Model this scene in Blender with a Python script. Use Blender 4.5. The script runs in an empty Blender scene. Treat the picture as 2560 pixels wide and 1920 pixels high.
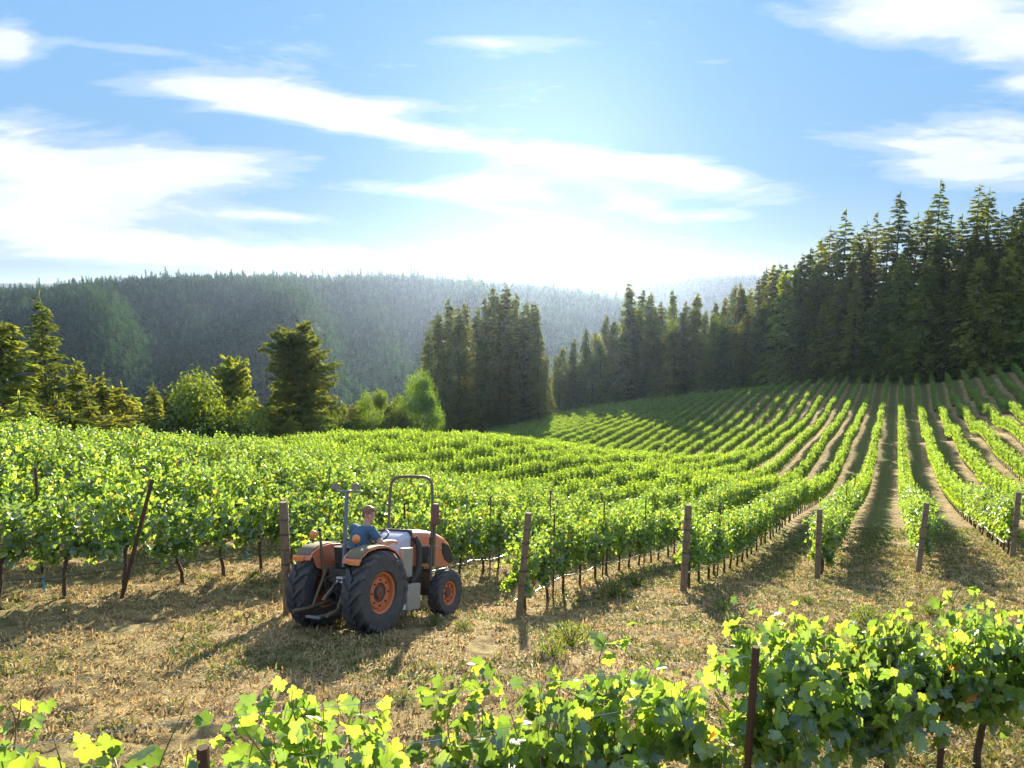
import bpy, bmesh, math, random
import numpy as np
from mathutils import Vector, Matrix, Quaternion, noise as mnoise
rnd = random.Random(7)
D = bpy.data; C = bpy.context.scene.collection; scene = bpy.context.scene
R = math.radians
# ------------------------------------------------------------------ camera model
F = 768.0; PIT = R(7.3); AZ = R(26.72)
cp, sp, cA, sA = math.cos(PIT), math.sin(PIT), math.cos(AZ), math.sin(AZ)
SUN_EL, SUN_AZ = R(11.8), R(2.2)          # sun ahead of the camera, low
cam_d = D.cameras.new('camera'); cam = D.objects.new('camera', cam_d); C.objects.link(cam)
cam_d.sensor_width = 36; cam_d.lens = 36 * F / 1024; cam_d.clip_end = 30000; cam_d.clip_start = .05
cam.rotation_euler = (math.pi/2 - PIT, 0, 0); scene.camera = cam
def ratio(y): return -math.tan(PIT + math.atan((y-384)/F))
def at(x, y, Y):                          # photograph point (1024 frame) at ground distance Y
    r = ratio(y); q = (x-512)/F*(cp - r*sp); return (q*Y, Y, r*Y)
def proj(X, Y, Z):
    d = Y*cp - Z*sp
    if d < .1: return (-9999, -9999, d)
    return (512 + F*X/d, 384 - F*(Y*sp + Z*cp)/d, d)
# ------------------------------------------------------------------ helpers
def tag(o, label=None, cat=None, group=None, kind=None):
    if label: o['label'] = label
    if cat: o['category'] = cat
    if group: o['group'] = group
    if kind: o['kind'] = kind
    return o
def empty(name, loc=(0,0,0), rz=0):
    o = D.objects.new(name, None); C.objects.link(o); o.location = loc; o.rotation_euler = (0,0,rz)
    o.empty_display_size = .2; return o
def link(name, me, parent=None, loc=(0,0,0)):
    o = D.objects.new(name, me); C.objects.link(o); o.parent = parent; o.location = loc; return o
def np_mesh(name, V, Fc, mat=None, smooth=False, tri=False):
    """V (n,3) array, Fc (m,k) int array of k-gons"""
    me = D.meshes.new(name); V = np.asarray(V, dtype=np.float32); Fc = np.asarray(Fc, dtype=np.int32)
    me.vertices.add(len(V)); me.vertices.foreach_set('co', V.ravel())
    m, k = Fc.shape
    me.loops.add(m*k); me.loops.foreach_set('vertex_index', Fc.ravel())
    me.polygons.add(m); me.polygons.foreach_set('loop_start', np.arange(0, m*k, k, dtype=np.int32))
    me.update(calc_edges=True)
    if smooth: me.polygons.foreach_set('use_smooth', np.ones(m, dtype=bool))
    if mat: me.materials.append(mat)
    return me
class MB:
    def __init__(s): s.v = []; s.f = []
    def add(s, vs, fs):
        b = len(s.v); s.v += [tuple(v) for v in vs]; s.f += [tuple(i+b for i in f) for f in fs]; return s
    def box(s, c, d, M=None, taper=(1,1), ch=0):
        x, y, z = (k/2 for k in d); vs = []
        for sz in (-1, 1):
            tx, ty = taper if sz > 0 else (1, 1)
            if ch:
                X, Y = x*tx, y*ty
                ring = [(-X+ch,-Y),(X-ch,-Y),(X,-Y+ch),(X,Y-ch),(X-ch,Y),(-X+ch,Y),(-X,Y-ch),(-X,-Y+ch)]
            else: ring = [(-x*tx,-y*ty),(x*tx,-y*ty),(x*tx,y*ty),(-x*tx,y*ty)]
            vs += [Vector((a, b, sz*z)) for a, b in ring]
        n = len(vs)//2
        fs = [tuple(range(n))[::-1], tuple(range(n, 2*n))] + [(i, (i+1) % n, n+(i+1) % n, n+i) for i in range(n)]
        vs = [(M @ v if M else v) + Vector(c) for v in vs]
        return s.add(vs, fs)
    def tube(s, P, r, n=8, cap=True, flat=1.0):
        P = [Vector(p) for p in P]; rs = r if isinstance(r, (list, tuple)) else [r]*len(P)
        up = None; vs = []
        for i, p in enumerate(P):
            t = (P[min(i+1, len(P)-1)] - P[max(i-1, 0)]).normalized()
            if up is None: up = Vector((0,0,1)) if abs(t.z) < .9 else Vector((1,0,0))
            a = t.cross(up).normalized(); b = a.cross(t).normalized(); up = b
            for j in range(n):
                th = 2*math.pi*j/n; vs.append(p + (a*math.cos(th) + b*math.sin(th)*flat)*rs[i])
        fs = [(i*n+j, i*n+(j+1) % n, (i+1)*n+(j+1) % n, (i+1)*n+j) for i in range(len(P)-1) for j in range(n)]
        if cap: fs += [tuple(range(n))[::-1], tuple(range((len(P)-1)*n, len(P)*n))]
        return s.add(vs, fs)
    def lathe(s, prof, n=24, M=None):     # (radius, height) profile round local z
        vs = []; k = len(prof)
        for j in range(n):
            th = 2*math.pi*j/n
            for r, h in prof:
                v = Vector((r*math.cos(th), r*math.sin(th), h)); vs.append(M @ v if M else v)
        fs = [(j*k+i, ((j+1) % n)*k+i, ((j+1) % n)*k+i+1, j*k+i+1) for j in range(n) for i in range(k-1)]
        return s.add(vs, fs)
    def ball(s, c, r, n=12, m=8, M=None):
        r = r if isinstance(r, (tuple, list)) else (r, r, r); vs = []
        for i in range(m+1):
            ph = math.pi*i/m
            for j in range(n):
                th = 2*math.pi*j/n
                v = Vector((r[0]*math.sin(ph)*math.cos(th), r[1]*math.sin(ph)*math.sin(th), r[2]*math.cos(ph)))
                vs.append((M @ v if M else v) + Vector(c))
        fs = [(i*n+j, (i+1)*n+j, (i+1)*n+(j+1) % n, i*n+(j+1) % n) for i in range(m) for j in range(n)]
        return s.add(vs, fs)
    def loft(s, rings, cap=True):
        n = len(rings[0]); vs = [v for r in rings for v in r]
        fs = [(i*n+j, i*n+(j+1) % n, (i+1)*n+(j+1) % n, (i+1)*n+j) for i in range(len(rings)-1) for j in range(n)]
        if cap: fs += [tuple(range(n))[::-1], tuple(range((len(rings)-1)*n, len(rings)*n))]
        return s.add(vs, fs)
    def build(s, name, mat, parent=None, loc=(0,0,0), smooth=True, bevel=0, sub=0, ang=40):
        me = D.meshes.new(name); me.from_pydata(s.v, [], s.f); me.materials.append(mat)
        bm = bmesh.new(); bm.from_mesh(me); bmesh.ops.remove_doubles(bm, verts=bm.verts, dist=1e-5)
        bmesh.ops.recalc_face_normals(bm, faces=bm.faces)
        if smooth:
            for f in bm.faces: f.smooth = True
            for e in bm.edges:
                if len(e.link_faces) == 2 and e.calc_face_angle(0) > R(ang): e.smooth = False
        bm.to_mesh(me); bm.free()
        o = link(name, me, parent, loc)
        if bevel:
            m = o.modifiers.new('b', 'BEVEL'); m.width = bevel; m.segments = 2; m.limit_method = 'ANGLE'; m.angle_limit = R(35)
        if sub:
            m = o.modifiers.new('s', 'SUBSURF'); m.levels = m.render_levels = sub
        return o
def bez(P, n=16):
    """Catmull-Rom through points"""
    P = [Vector(p) for p in P]; P = [P[0]*2-P[1]] + P + [P[-1]*2-P[-2]]; out = []
    for i in range(1, len(P)-2):
        for j in range(n):
            t = j/n; a, b, c, d = P[i-1:i+3]
            out.append(.5*((2*b)+(c-a)*t+(2*a-5*b+4*c-d)*t*t+(3*b-a-3*c+d)*t**3))
    out.append(P[-2]); return out
# ------------------------------------------------------------------ materials
def mat(name): 
    m = D.materials.new(name); m.use_nodes = True; return m, m.node_tree, m.node_tree.nodes['Principled BSDF']
def nn(t, kind, **kw):
    n = t.nodes.new(kind)
    for k, v in kw.items():
        if isinstance(k, str) and hasattr(n, k): setattr(n, k, v)
    return n
def sset(n, **kw):
    for k, v in kw.items(): n.inputs[k.replace('_', ' ')].default_value = v
def math_(t, op, a, b=None, clamp=False):
    n = t.nodes.new('ShaderNodeMath'); n.operation = op; n.use_clamp = clamp
    for i, x in enumerate((a, b)):
        if x is None: continue
        if isinstance(x, (int, float)): n.inputs[i].default_value = x
        else: t.links.new(x, n.inputs[i])
    return n.outputs[0]
def ramp(t, fac, stops, interp='LINEAR'):
    n = t.nodes.new('ShaderNodeValToRGB'); cr = n.color_ramp; cr.interpolation = interp
    while len(cr.elements) < len(stops): cr.elements.new(.5)
    for e, (p, c) in zip(cr.elements, stops): e.position = p; e.color = (*c, 1) if len(c) == 3 else c
    t.links.new(fac, n.inputs[0]); return n.outputs[0]
def mixc(t, fac, a, b, mode='MIX'):
    n = t.nodes.new('ShaderNodeMix'); n.data_type = 'RGBA'; n.blend_type = mode
    for s_, x in ((n.inputs[0], fac), (n.inputs[6], a), (n.inputs[7], b)):
        if isinstance(x, (int, float)): s_.default_value = x
        elif isinstance(x, tuple): s_.default_value = (*x, 1) if len(x) == 3 else x
        else: t.links.new(x, s_)
    return n.outputs[2]
def noise_(t, scale, detail=4, rough=.55, vec=None, dist=0):
    n = t.nodes.new('ShaderNodeTexNoise'); sset(n, Scale=scale, Detail=detail, Roughness=rough, Distortion=dist)
    if vec: t.links.new(vec, n.inputs[0])
    return n.outputs[0]
def pos(t): return t.nodes.new('ShaderNodeNewGeometry').outputs['Position']
def objc(t): return t.nodes.new('ShaderNodeTexCoord').outputs['Object']
def bump(t, b, h, strength=.4, dist=.02):
    n = t.nodes.new('ShaderNodeBump'); sset(n, Strength=strength, Distance=dist); t.links.new(h, n.inputs['Height'])
    t.links.new(n.outputs[0], b.inputs['Normal'])
def leaf_mat(name, c1, c2, c3, trans=.5, tcol=(1.5,1.25,.5), gloss=.08, rough=.45, yellow=None):
    """leaf: diffuse + light passing through + a little sheen; each leaf its own green"""
    m = D.materials.new(name); m.use_nodes = True; t = m.node_tree; t.nodes.clear()
    g = t.nodes.new('ShaderNodeNewGeometry').outputs['Random Per Island']
    oi = t.nodes.new('ShaderNodeObjectInfo').outputs['Random']
    stops = [(0, c1), (.5, c2), (.97, c3)]
    if yellow: stops += [(.990, c3), (.995, yellow)]
    col = ramp(t, g, stops)
    v = math_(t, 'MULTIPLY_ADD', oi, .35); v.node.inputs[2].default_value = .82
    hs = t.nodes.new('ShaderNodeHueSaturation'); t.links.new(v, hs.inputs['Value']); t.links.new(col, hs.inputs['Color']); col = hs.outputs[0]
    tc = mixc(t, 1.0, col, tcol, 'MULTIPLY')
    d = t.nodes.new('ShaderNodeBsdfDiffuse'); t.links.new(col, d.inputs[0])
    tr = t.nodes.new('ShaderNodeBsdfTranslucent'); t.links.new(tc, tr.inputs[0])
    mx = t.nodes.new('ShaderNodeMixShader'); mx.inputs[0].default_value = trans
    t.links.new(d.outputs[0], mx.inputs[1]); t.links.new(tr.outputs[0], mx.inputs[2])
    gl = t.nodes.new('ShaderNodeBsdfGlossy'); gl.inputs['Roughness'].default_value = rough; gl.inputs[0].default_value = (.9,1,.95,1)
    m2 = t.nodes.new('ShaderNodeMixShader'); m2.inputs[0].default_value = gloss
    t.links.new(mx.outputs[0], m2.inputs[1]); t.links.new(gl.outputs[0], m2.inputs[2])
    o = t.nodes.new('ShaderNodeOutputMaterial'); t.links.new(m2.outputs[0], o.inputs[0]); return m
def plain(name, col, rough=.6, metal=0, dirt=.25, dcol=(.22,.17,.11), scale=8, bmp=.15, coat=0):
    m, t, b = mat(name); v = objc(t)
    n = noise_(t, scale, 5, .65, v); n2 = noise_(t, scale*6, 3, .6, v)
    f = math_(t, 'MULTIPLY', ramp(t, n, [(.38, (0,0,0)), (.72, (1,1,1))]), dirt, True)
    c = mixc(t, f, col, dcol); c = mixc(t, math_(t, 'MULTIPLY', n2, .35), c, tuple(k*.6 for k in col))
    t.links.new(c, b.inputs['Base Color'])
    rr = math_(t, 'MULTIPLY_ADD', n, .3); rr.node.inputs[2].default_value = rough-.12; t.links.new(rr, b.inputs['Roughness'])
    b.inputs['Metallic'].default_value = metal; b.inputs['Coat Weight'].default_value = coat
    if bmp: bump(t, b, n2, bmp, .004)
    return m
M_vine = leaf_mat('vine_leaf', (.032,.078,.022), (.072,.155,.032), (.14,.24,.045), .47, (4.7,3.4,1.5), .09, .36, (.30,.17,.05))
M_vine_far = leaf_mat('vine_leaf_distant', (.045,.10,.022), (.080,.16,.028), (.12,.22,.035), .5, (4.5,3.3,1.3), .05, .5)
def tree_mat(name, dark, mid, light, trans, tcol, sc=.35):
    """foliage whose sprays run from dark to light in clumps, and differ from tree to tree"""
    m = leaf_mat(name, dark, mid, light, trans, tcol, .03, .6); t = m.node_tree
    rp = [n for n in t.nodes if n.type == 'VALTORGB'][0]; g = rp.inputs[0].links[0].from_socket
    nz = noise_(t, sc, 3, .6, objc(t)); f = math_(t, 'ADD', math_(t, 'MULTIPLY', math_(t, 'SUBTRACT', nz, .5), 2.4), math_(t, 'MULTIPLY', g, .5))
    f = math_(t, 'ADD', f, .25, True); t.links.new(f, rp.inputs[0])
    hs = [n for n in t.nodes if n.type == 'HUE_SAT'][0]; oi = [n for n in t.nodes if n.type == 'OBJECT_INFO'][0].outputs['Random']
    v = math_(t, 'MULTIPLY_ADD', oi, .75); v.node.inputs[2].default_value = .65; t.links.new(v, hs.inputs['Value'])
    h = math_(t, 'MULTIPLY_ADD', math_(t, 'FRACT', math_(t, 'MULTIPLY', oi, 7.3)), -.045); h.node.inputs[2].default_value = .515; t.links.new(h, hs.inputs['Hue']); return m
M_conif = tree_mat('conifer_needles', (.058,.10,.034), (.11,.155,.042), (.17,.21,.05), .5, (3.0,2.6,.8))
M_conif_dark = tree_mat('redwood_needles', (.056,.092,.036), (.10,.14,.042), (.15,.185,.05), .48, (2.9,2.4,.9))
M_broad = tree_mat('broad_leaf', (.04,.085,.02), (.08,.14,.024), (.14,.20,.03), .45, (2.1,1.9,.5), .5)
M_forest = tree_mat('forest_needles', (.018,.055,.035), (.040,.095,.050), (.085,.14,.055), .4, (1.7,1.7,1.0), .12)
def bark(name, c1, c2, sc=6, st=.6):
    m, t, b = mat(name); v = objc(t)
    mp = t.nodes.new('ShaderNodeMapping'); mp.inputs['Scale'].default_value = (1,1,.15); t.links.new(v, mp.inputs[0])
    n = noise_(t, sc, 6, .7, mp.outputs[0]); t.links.new(ramp(t, n, [(.3, c1), (.7, c2)]), b.inputs['Base Color'])
    b.inputs['Roughness'].default_value = .9; bump(t, b, n, st, .02); return m
M_bark = bark('redwood_bark', (.07,.045,.03), (.16,.11,.08), 3)
M_vtrunk = bark('vine_bark', (.045,.028,.018), (.13,.085,.05), 40)
M_post = bark('weathered_wood', (.12,.092,.058), (.30,.235,.15), 30)
M_cane = plain('green_cane', (.16,.13,.05), .6, dirt=.2)
M_rust = plain('rusty_steel', (.10,.05,.03), .8, .2, .4, (.16,.07,.03), 20)
M_wire = plain('galvanised_wire', (.5,.5,.48), .35, .8, .1)
M_hose = plain('drip_hose', (.045,.045,.045), .3, 0, .2, (.2,.17,.13), 10, .05)
M_tape = plain('blue_tape', (.03,.42,.50), .5, 0, .0)
M_hose_lit = plain('sunlit_hose', (.30,.29,.27), .3, 0, .2, (.2,.17,.13), 10, .05)  # lit copy of the drip hose, sunlight painted into its colour
# ------------------------------------------------------------------ terrain
HILL = [(47.8,110.5,-20.6),(41.8,98.5,-19.8),(35.8,86.6,-18.6),(33.3,81.6,-18.6),(29.9,74.8,-18.1),(27.4,70.0,-17.8),(24.7,64.5,-17.3),(20.0,55.2,-15.7),(54.5,129.6,-21.4),(50.0,120.7,-21.7),(44.7,116.0,-22.4),(39.4,105.5,-21.5),(34.4,95.7,-20.6),(56.8,145.9,-22.1),(52.5,137.4,-22.8),(49.8,132.0,-23.1),(46.6,125.6,-23.4),(29.8,92.3,-21.4),(65.6,169.4,-22.9),(59.3,156.7,-22.9),(36.5,111.5,-23.2),(31.9,102.4,-22.7),(54.0,152.3,-23.7),(48.5,141.3,-24.1),(37.0,118.4,-24.1),(26.0,96.6,-23.4),(64.3,178.6,-24.3),(56.3,162.6,-23.5),(42.2,134.6,-24.8),(38.5,127.2,-25.0),(30.2,110.7,-24.2),(50.7,157.5,-24.4),(46.8,149.7,-24.7),(32.9,122.2,-25.1),(25.6,107.6,-24.5),(23.1,102.7,-24.6),(59.4,186.6,-26.1),(52.7,173.2,-25.3),(37.9,143.9,-26.4),(34.7,137.4,-26.4),(29.5,127.2,-26.1),(25.3,118.8,-25.9),(21.9,112.1,-25.8),(19.0,106.3,-25.7),(16.6,101.6,-25.6),(55.5,190.6,-27.1),(48.9,177.4,-26.6),(42.9,165.5,-26.8),(37.7,155.1,-27.1),(22.2,124.4,-27.2),(17.5,115.0,-27.1),(14.5,109.1,-26.8),(47.6,198.4,-29.2),(42.5,76.3,-17.7),(29.3,50.2,-14.4),(23.6,38.7,-12.1),(84.7,154.3,-19.7),(72.0,129.1,-21.7),(54.4,94.1,-19.3),(38.2,61.8,-15.6),(35.0,55.6,-15.1),(67.9,114.9,-19.8),(43.3,66.1,-15.8),(86.4,145.9,-18.1),(74.9,123.0,-18.4),(57.0,87.5,-16.9),(50.7,74.9,-15.8),(68.0,103.4,-17.4),(62.7,92.9,-17.1),(89.1,139.4,-16.9),(77.4,116.3,-17.8),(74.9,111.2,-18.1)]
NEAR = [(-4.1,13.4,-5.95),(.14,15.2,-6.85),(-2.3,12,-5.67),(-1.2,13.2,-5.95),(4.1,17.6,-7.25),(8.7,21,-8.3),(12,21.8,-8.4),(16.1,23.8,-8.7),
(-7.85,11.7,-5.03),(-7.3,12.7,-5.3),(-6.88,13.6,-5.55),(-6.42,14.5,-5.8),(-5.94,15.4,-6.02),(-5.5,16.4,-6.25),(-9.56,14.1,-5.24),
(0,6.9,-4.6),(4,8.5,-5.0),(-4,7.5,-4.5),(0,3,-3.9),(-6,2,-3.4),(6,3,-4.1),(10,10,-5.9),(0,-12,-1.6),(-12,6,-3.9),(20,12,-7.0),(16,2,-5.5),
(-17,25,-6.4),(-17.4,40,-9.9),(-16.8,60,-13.8),(-10.7,85,-19.0),(-10,95,-21.2),(-2,120,-27.7),(-8,140,-30.5),(-17,190,-39.8),(12,210,-36.5),
(-22,36,-9.3),(-30,44,-14),(-30,62,-20),(-28,84,-26),(-25,110,-33),(-21,145,-37),(-60,60,-26),(-60,120,-43),(-45,20,-9),(-30,12,-6.2),(-40,34,-13),
(47,220,-31),(30,240,-38),(68,205,-25),(88,182,-18),(95,150,-16.5),(112,165,-12),(125,120,-12),(145,140,-6),(185,180,4),(155,220,-6),
(105,235,-20),(60,270,-40),(20,290,-52),(210,120,0),(120,60,-11),(80,35,-11),(45,18,-9),(60,0,-8),(-60,200,-60),(0,330,-68),(-110,150,-58),
(5,25,-9.3),(12,40,-12.2),(0,40,-12.0),(200,300,-4),(300,200,20),(-100,-20,0),(100,-30,-6),(280,60,6)]
CP = np.array(HILL + NEAR, dtype=float)
def _tps_fit(P, lam=.4):
    S = 50.; X = P[:, :2]/S; n = len(X); d = np.linalg.norm(X[:, None]-X[None], axis=2)
    K = np.where(d > 0, d*d*np.log(d+1e-12), 0) + lam*1e-4*np.eye(n)*5
    Q = np.hstack([np.ones((n, 1)), X]); A = np.zeros((n+3, n+3)); A[:n, :n] = K; A[:n, n:] = Q; A[n:, :n] = Q.T
    w = np.linalg.solve(A, np.concatenate([P[:, 2], np.zeros(3)])); return X, w, S
_TX, _TW, _TS = _tps_fit(CP)
def near_z(X, Y):
    p = np.stack([np.asarray(X, float).ravel(), np.asarray(Y, float).ravel()], 1)/_TS; out = np.empty(len(p))
    for i in range(0, len(p), 20000):
        q = p[i:i+20000]; d2 = ((q[:, None]-_TX[None])**2).sum(2)
        out[i:i+20000] = .5*(d2*np.log(d2+1e-12)) @ _TW[:-3] + _TW[-3] + q @ _TW[-2:]
    return out.reshape(np.shape(X))
def sm(x, a, b): t = np.clip((x-a)/(b-a), 0, 1); return t*t*(3-2*t)
def crest(A_, Yc, pts_, dy):
    aa = [at(x*.4629, y*.4629+dy, 1)[0] for x, y in pts_]; zz = [at(x*.4629, y*.4629+dy, 1)[2]*Yc for x, y in pts_]
    return np.interp(A_, aa, zz)
def far_z(X, Y):
    X = np.asarray(X, float); Y = np.asarray(Y, float); a = X/np.maximum(Y, 60)
    vn = lambda s, p: np.sin(X/s+p)*np.cos(Y/s*1.3+p*2) + .5*np.sin(X/s*2.3+Y/s*1.1+p)
    base = -135 + 6*vn(170, 1)
    cA_ = crest(a, 1300, [(-1200,650),(-200,640),(0,636),(100,630),(200,618),(300,610),(500,604),(700,607),(850,604),(1000,614),(1180,628),(1300,650),(1450,690),(1800,770),(2600,780)], 5)
    rel = 16*np.sin(a*23+.6+Y*.0015)+9*np.sin(a*51+Y*.004)+5*vn(90, 2)
    t = sm(Y, 430, 1300); r1 = base + (cA_-base)*np.clip((Y-430)/870, 0, 1)**.8 + rel*5.5*np.clip(t*(1-t), 0, .25)
    r1 = np.where(Y > 1300, cA_ - (cA_+150)*sm(Y, 1300, 2100), r1)
    cB = crest(a, 2600, [(-2600,760),(900,760),(1060,650),(1200,622),(1400,607),(1550,599),(1640,601),(1800,612),(2600,640)], 2)
    r2 = np.where(Y < 2600, base-20+(cB-base+20)*sm(Y, 1800, 2600), cB-(cB+150)*sm(Y, 2600, 4000)) + 6*vn(260, 3)*sm(Y, 1900, 2600)
    r3 = -150 + (170)*sm(Y, 5200, 7000)
    return np.maximum(np.maximum(r1, np.where(Y > 1900, r2, -300)), np.where(Y > 4800, r3, -300))
def height(X, Y):
    X = np.asarray(X, float); Y = np.asarray(Y, float)
    n = near_z(np.clip(X, -115, 300), np.clip(Y, -30, 320)); f = far_z(X, Y)
    out = np.maximum(np.maximum(-105-X, X-260), np.maximum(Y-290, -(Y+30)))
    w = sm(out, 0, 170)
    f = np.where(Y < 420, np.minimum(f, -60), f)
    sw = sm(X-.45*np.maximum(Y, 0), 30, 160); f = f*(1-sw) + (n-.02*np.maximum(Y-320, 0))*sw
    f = np.where(Y < 0, n-.03*np.maximum(-Y-30, 0), f)
    return n*(1-w) + f*w
def zat(x, y): return float(height(np.array([x]), np.array([y]))[0])
def rough(X, Y):
    out = np.zeros(X.shape); xf, yf = X.ravel(), Y.ravel(); o = out.ravel()
    sel = np.where((xf > -14) & (xf < 24) & (yf > 2) & (yf < 34))[0]
    for i in sel:
        x, y = xf[i], yf[i]
        o[i] = .045*mnoise.noise((x*1.1, y*1.1, 0)) + .05*mnoise.noise((x*3.3, y*5.1, 3)) + .030*mnoise.noise((x*8, y*12, 7)) + (.075*max(0, min(1, (1-x)/4))*max(0, min(1, (11-y)/3)))*mnoise.noise((x*2.4, y*7, 11))
    return o.reshape(X.shape)
def gridline(segs):
    L = [segs[0][0]]
    for a, b, s0, s1 in segs:
        x = a
        while x < b-1e-6:
            f_ = (x-a)/(b-a); x += s0*(s1/s0)**f_; L.append(min(x, b))
    L = np.array(sorted(set(np.round(L, 3)))); return L
gx = gridline([(-9000,-600,500,60),(-600,-60,40,5),(-60,-12,3,.3),(-12,20,.11,.11),(20,100,.35,2.5),(100,300,3,12),(300,1200,20,60),(1200,9000,80,600)])
gy = gridline([(-400,-10,60,3),(-10,3.5,1,.2),(3.5,26,.1,.12),(26,60,.25,1.2),(60,300,1.4,5),(300,1400,7,16),(1400,4600,25,60),(4600,9000,80,400)])
GX, GY = np.meshgrid(gx, gy); GZ = height(GX, GY) + rough(GX, GY)
nx, ny = len(gx), len(gy); idx = np.arange(nx*ny).reshape(ny, nx)
quads = np.stack([idx[:-1,:-1], idx[:-1,1:], idx[1:,1:], idx[1:,:-1]], -1).reshape(-1, 4)
m, t, b = mat('dry_ground'); v = pos(t)
n1 = noise_(t, .35, 5, .6, v); n2 = noise_(t, 2.6, 6, .7, v); n3 = noise_(t, 22, 4, .75, v, 1.5); n4 = noise_(t, 60, 3, .7, v)
straw = ramp(t, n3, [(.30, (.13,.085,.045)), (.48, (.47,.37,.16)), (.68, (.72,.60,.30))])
soil = ramp(t, n2, [(.35, (.15,.095,.055)), (.7, (.34,.225,.13))])
c = mixc(t, ramp(t, n2, [(.40, (0,0,0)), (.62, (1,1,1))]), soil, straw)
green = ramp(t, n4, [(.3, (.06,.09,.024)), (.7, (.15,.19,.055))])
gm = math_(t, 'MULTIPLY', ramp(t, n1, [(.44, (0,0,0)), (.60, (1,1,1))]), ramp(t, n3, [(.42, (0,0,0)), (.6, (1,1,1))]))
c = mixc(t, math_(t, 'MULTIPLY', gm, .8), c, green)
sx = nn(t, 'ShaderNodeSeparateXYZ'); t.links.new(v, sx.inputs[0])
vv = math_(t, 'SUBTRACT', math_(t, 'MULTIPLY', sx.outputs[0], cA), math_(t, 'MULTIPLY', sx.outputs[1], sA))      # across the rows
lane = math_(t, 'COSINE', math_(t, 'MULTIPLY', math_(t, 'SUBTRACT', vv, 2.325), 2*math.pi/2.65))                   # 1 in the middle of an alley
past = math_(t, 'SUBTRACT', sx.outputs[1], math_(t, 'MULTIPLY', sx.outputs[0], .55))
pm = ramp(t, math_(t, 'MULTIPLY', past, 1/50), [(.30, (0,0,0)), (.42, (1,1,1))])
lm = math_(t, 'MULTIPLY', math_(t, 'MULTIPLY', ramp(t, math_(t, 'ADD', lane, math_(t, 'MULTIPLY', math_(t, 'SUBTRACT', n2, .5), 3.0)), [(-.1, (0,0,0)), (.6, (1,1,1))]), pm), .85)
c = mixc(t, lm, c, green)
farm = ramp(t, math_(t, 'MULTIPLY', sx.outputs[1], 1/400), [(.48, (0,0,0)), (.60, (1,1,1))])
c = mixc(t, farm, c, (.018,.035,.018))
t.links.new(c, b.inputs['Base Color']); b.inputs['Roughness'].default_value = .95; b.inputs['Specular IOR Level'].default_value = .1
hh = math_(t, 'ADD', n3, math_(t, 'MULTIPLY', n4, .5)); bump(t, b, hh, .9, .05)
ground = link('ground', np_mesh('ground', np.stack([GX, GY, GZ], -1).reshape(-1, 3), quads, m, True)); tag(ground, kind='structure')
class GroundZ:
    def __call__(s, x, y):
        i = int(np.clip(np.searchsorted(gx, x)-1, 0, nx-2)); j = int(np.clip(np.searchsorted(gy, y)-1, 0, ny-2))
        a = (x-gx[i])/(gx[i+1]-gx[i]); b_ = (y-gy[j])/(gy[j+1]-gy[j])
        return float((GZ[j,i]*(1-a)+GZ[j,i+1]*a)*(1-b_) + (GZ[j+1,i]*(1-a)+GZ[j+1,i+1]*a)*b_)
gz = GroundZ()
# ------------------------------------------------------------------ vines
def leaf_template(kind):
    if kind == 'hi':
        ang = [0,12,22,35,50,62,76,95,115,132,150,168,180]
        rad = [1.0,.86,.80,.62,.93,.86,.80,.60,.80,.76,.62,.52,.20]
        P = [(math.sin(R(a))*r, math.cos(R(a))*r) for a, r in zip(ang, rad)]
        P = P + [(-x, y) for x, y in P[-2:0:-1]]
        V = [(0, -.1, -.06)] + [(x*.58, y*.55+.0, .10*abs(x)-.10*y*y) for x, y in P]
        n = len(P); Fc = [(0, 1+i, 1+(i+1) % n) for i in range(n)]
    elif kind == 'mid':
        P = [(0,1),(.45,.72),(.85,.6),(.75,.05),(.62,-.5),(.12,-.35),(-.12,-.35),(-.62,-.5),(-.75,.05),(-.85,.6),(-.45,.72)]
        V = [(0, 0, -.05)] + [(x*.55, y*.55, .10*abs(x)-.08*y*y) for x, y in P]
        n = len(P); Fc = [(0, 1+i, 1+(i+1) % n) for i in range(n)]
    else:
        V = [(0,.62,-.06),(.52,.05,.05),(0,-.5,0),(-.52,.05,.05)]; Fc = [(0,3,2),(0,2,1)]
    return np.array(V, float), np.array(Fc, int)
def scatter_leaves(tmpl, P, Nn, T, S):
    """P centres, Nn normals, T tip directions, S sizes -> verts, tris"""
    V, Fc = tmpl; P = np.asarray(P); Nn = np.asarray(Nn); T = np.asarray(T); S = np.asarray(S)
    Nn /= np.linalg.norm(Nn, axis=1)[:, None]+1e-9; T = T - (T*Nn).sum(1)[:, None]*Nn; T /= np.linalg.norm(T, axis=1)[:, None]+1e-9
    B = np.cross(T, Nn)
    W = P[:, None] + S[:, None, None]*(V[None, :, :1]*B[:, None] + V[None, :, 1:2]*T[:, None] + V[None, :, 2:]*Nn[:, None])
    Fa = Fc[None] + (np.arange(len(P))*len(V))[:, None, None]
    return W.reshape(-1, 3), Fa.reshape(-1, 3)
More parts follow.
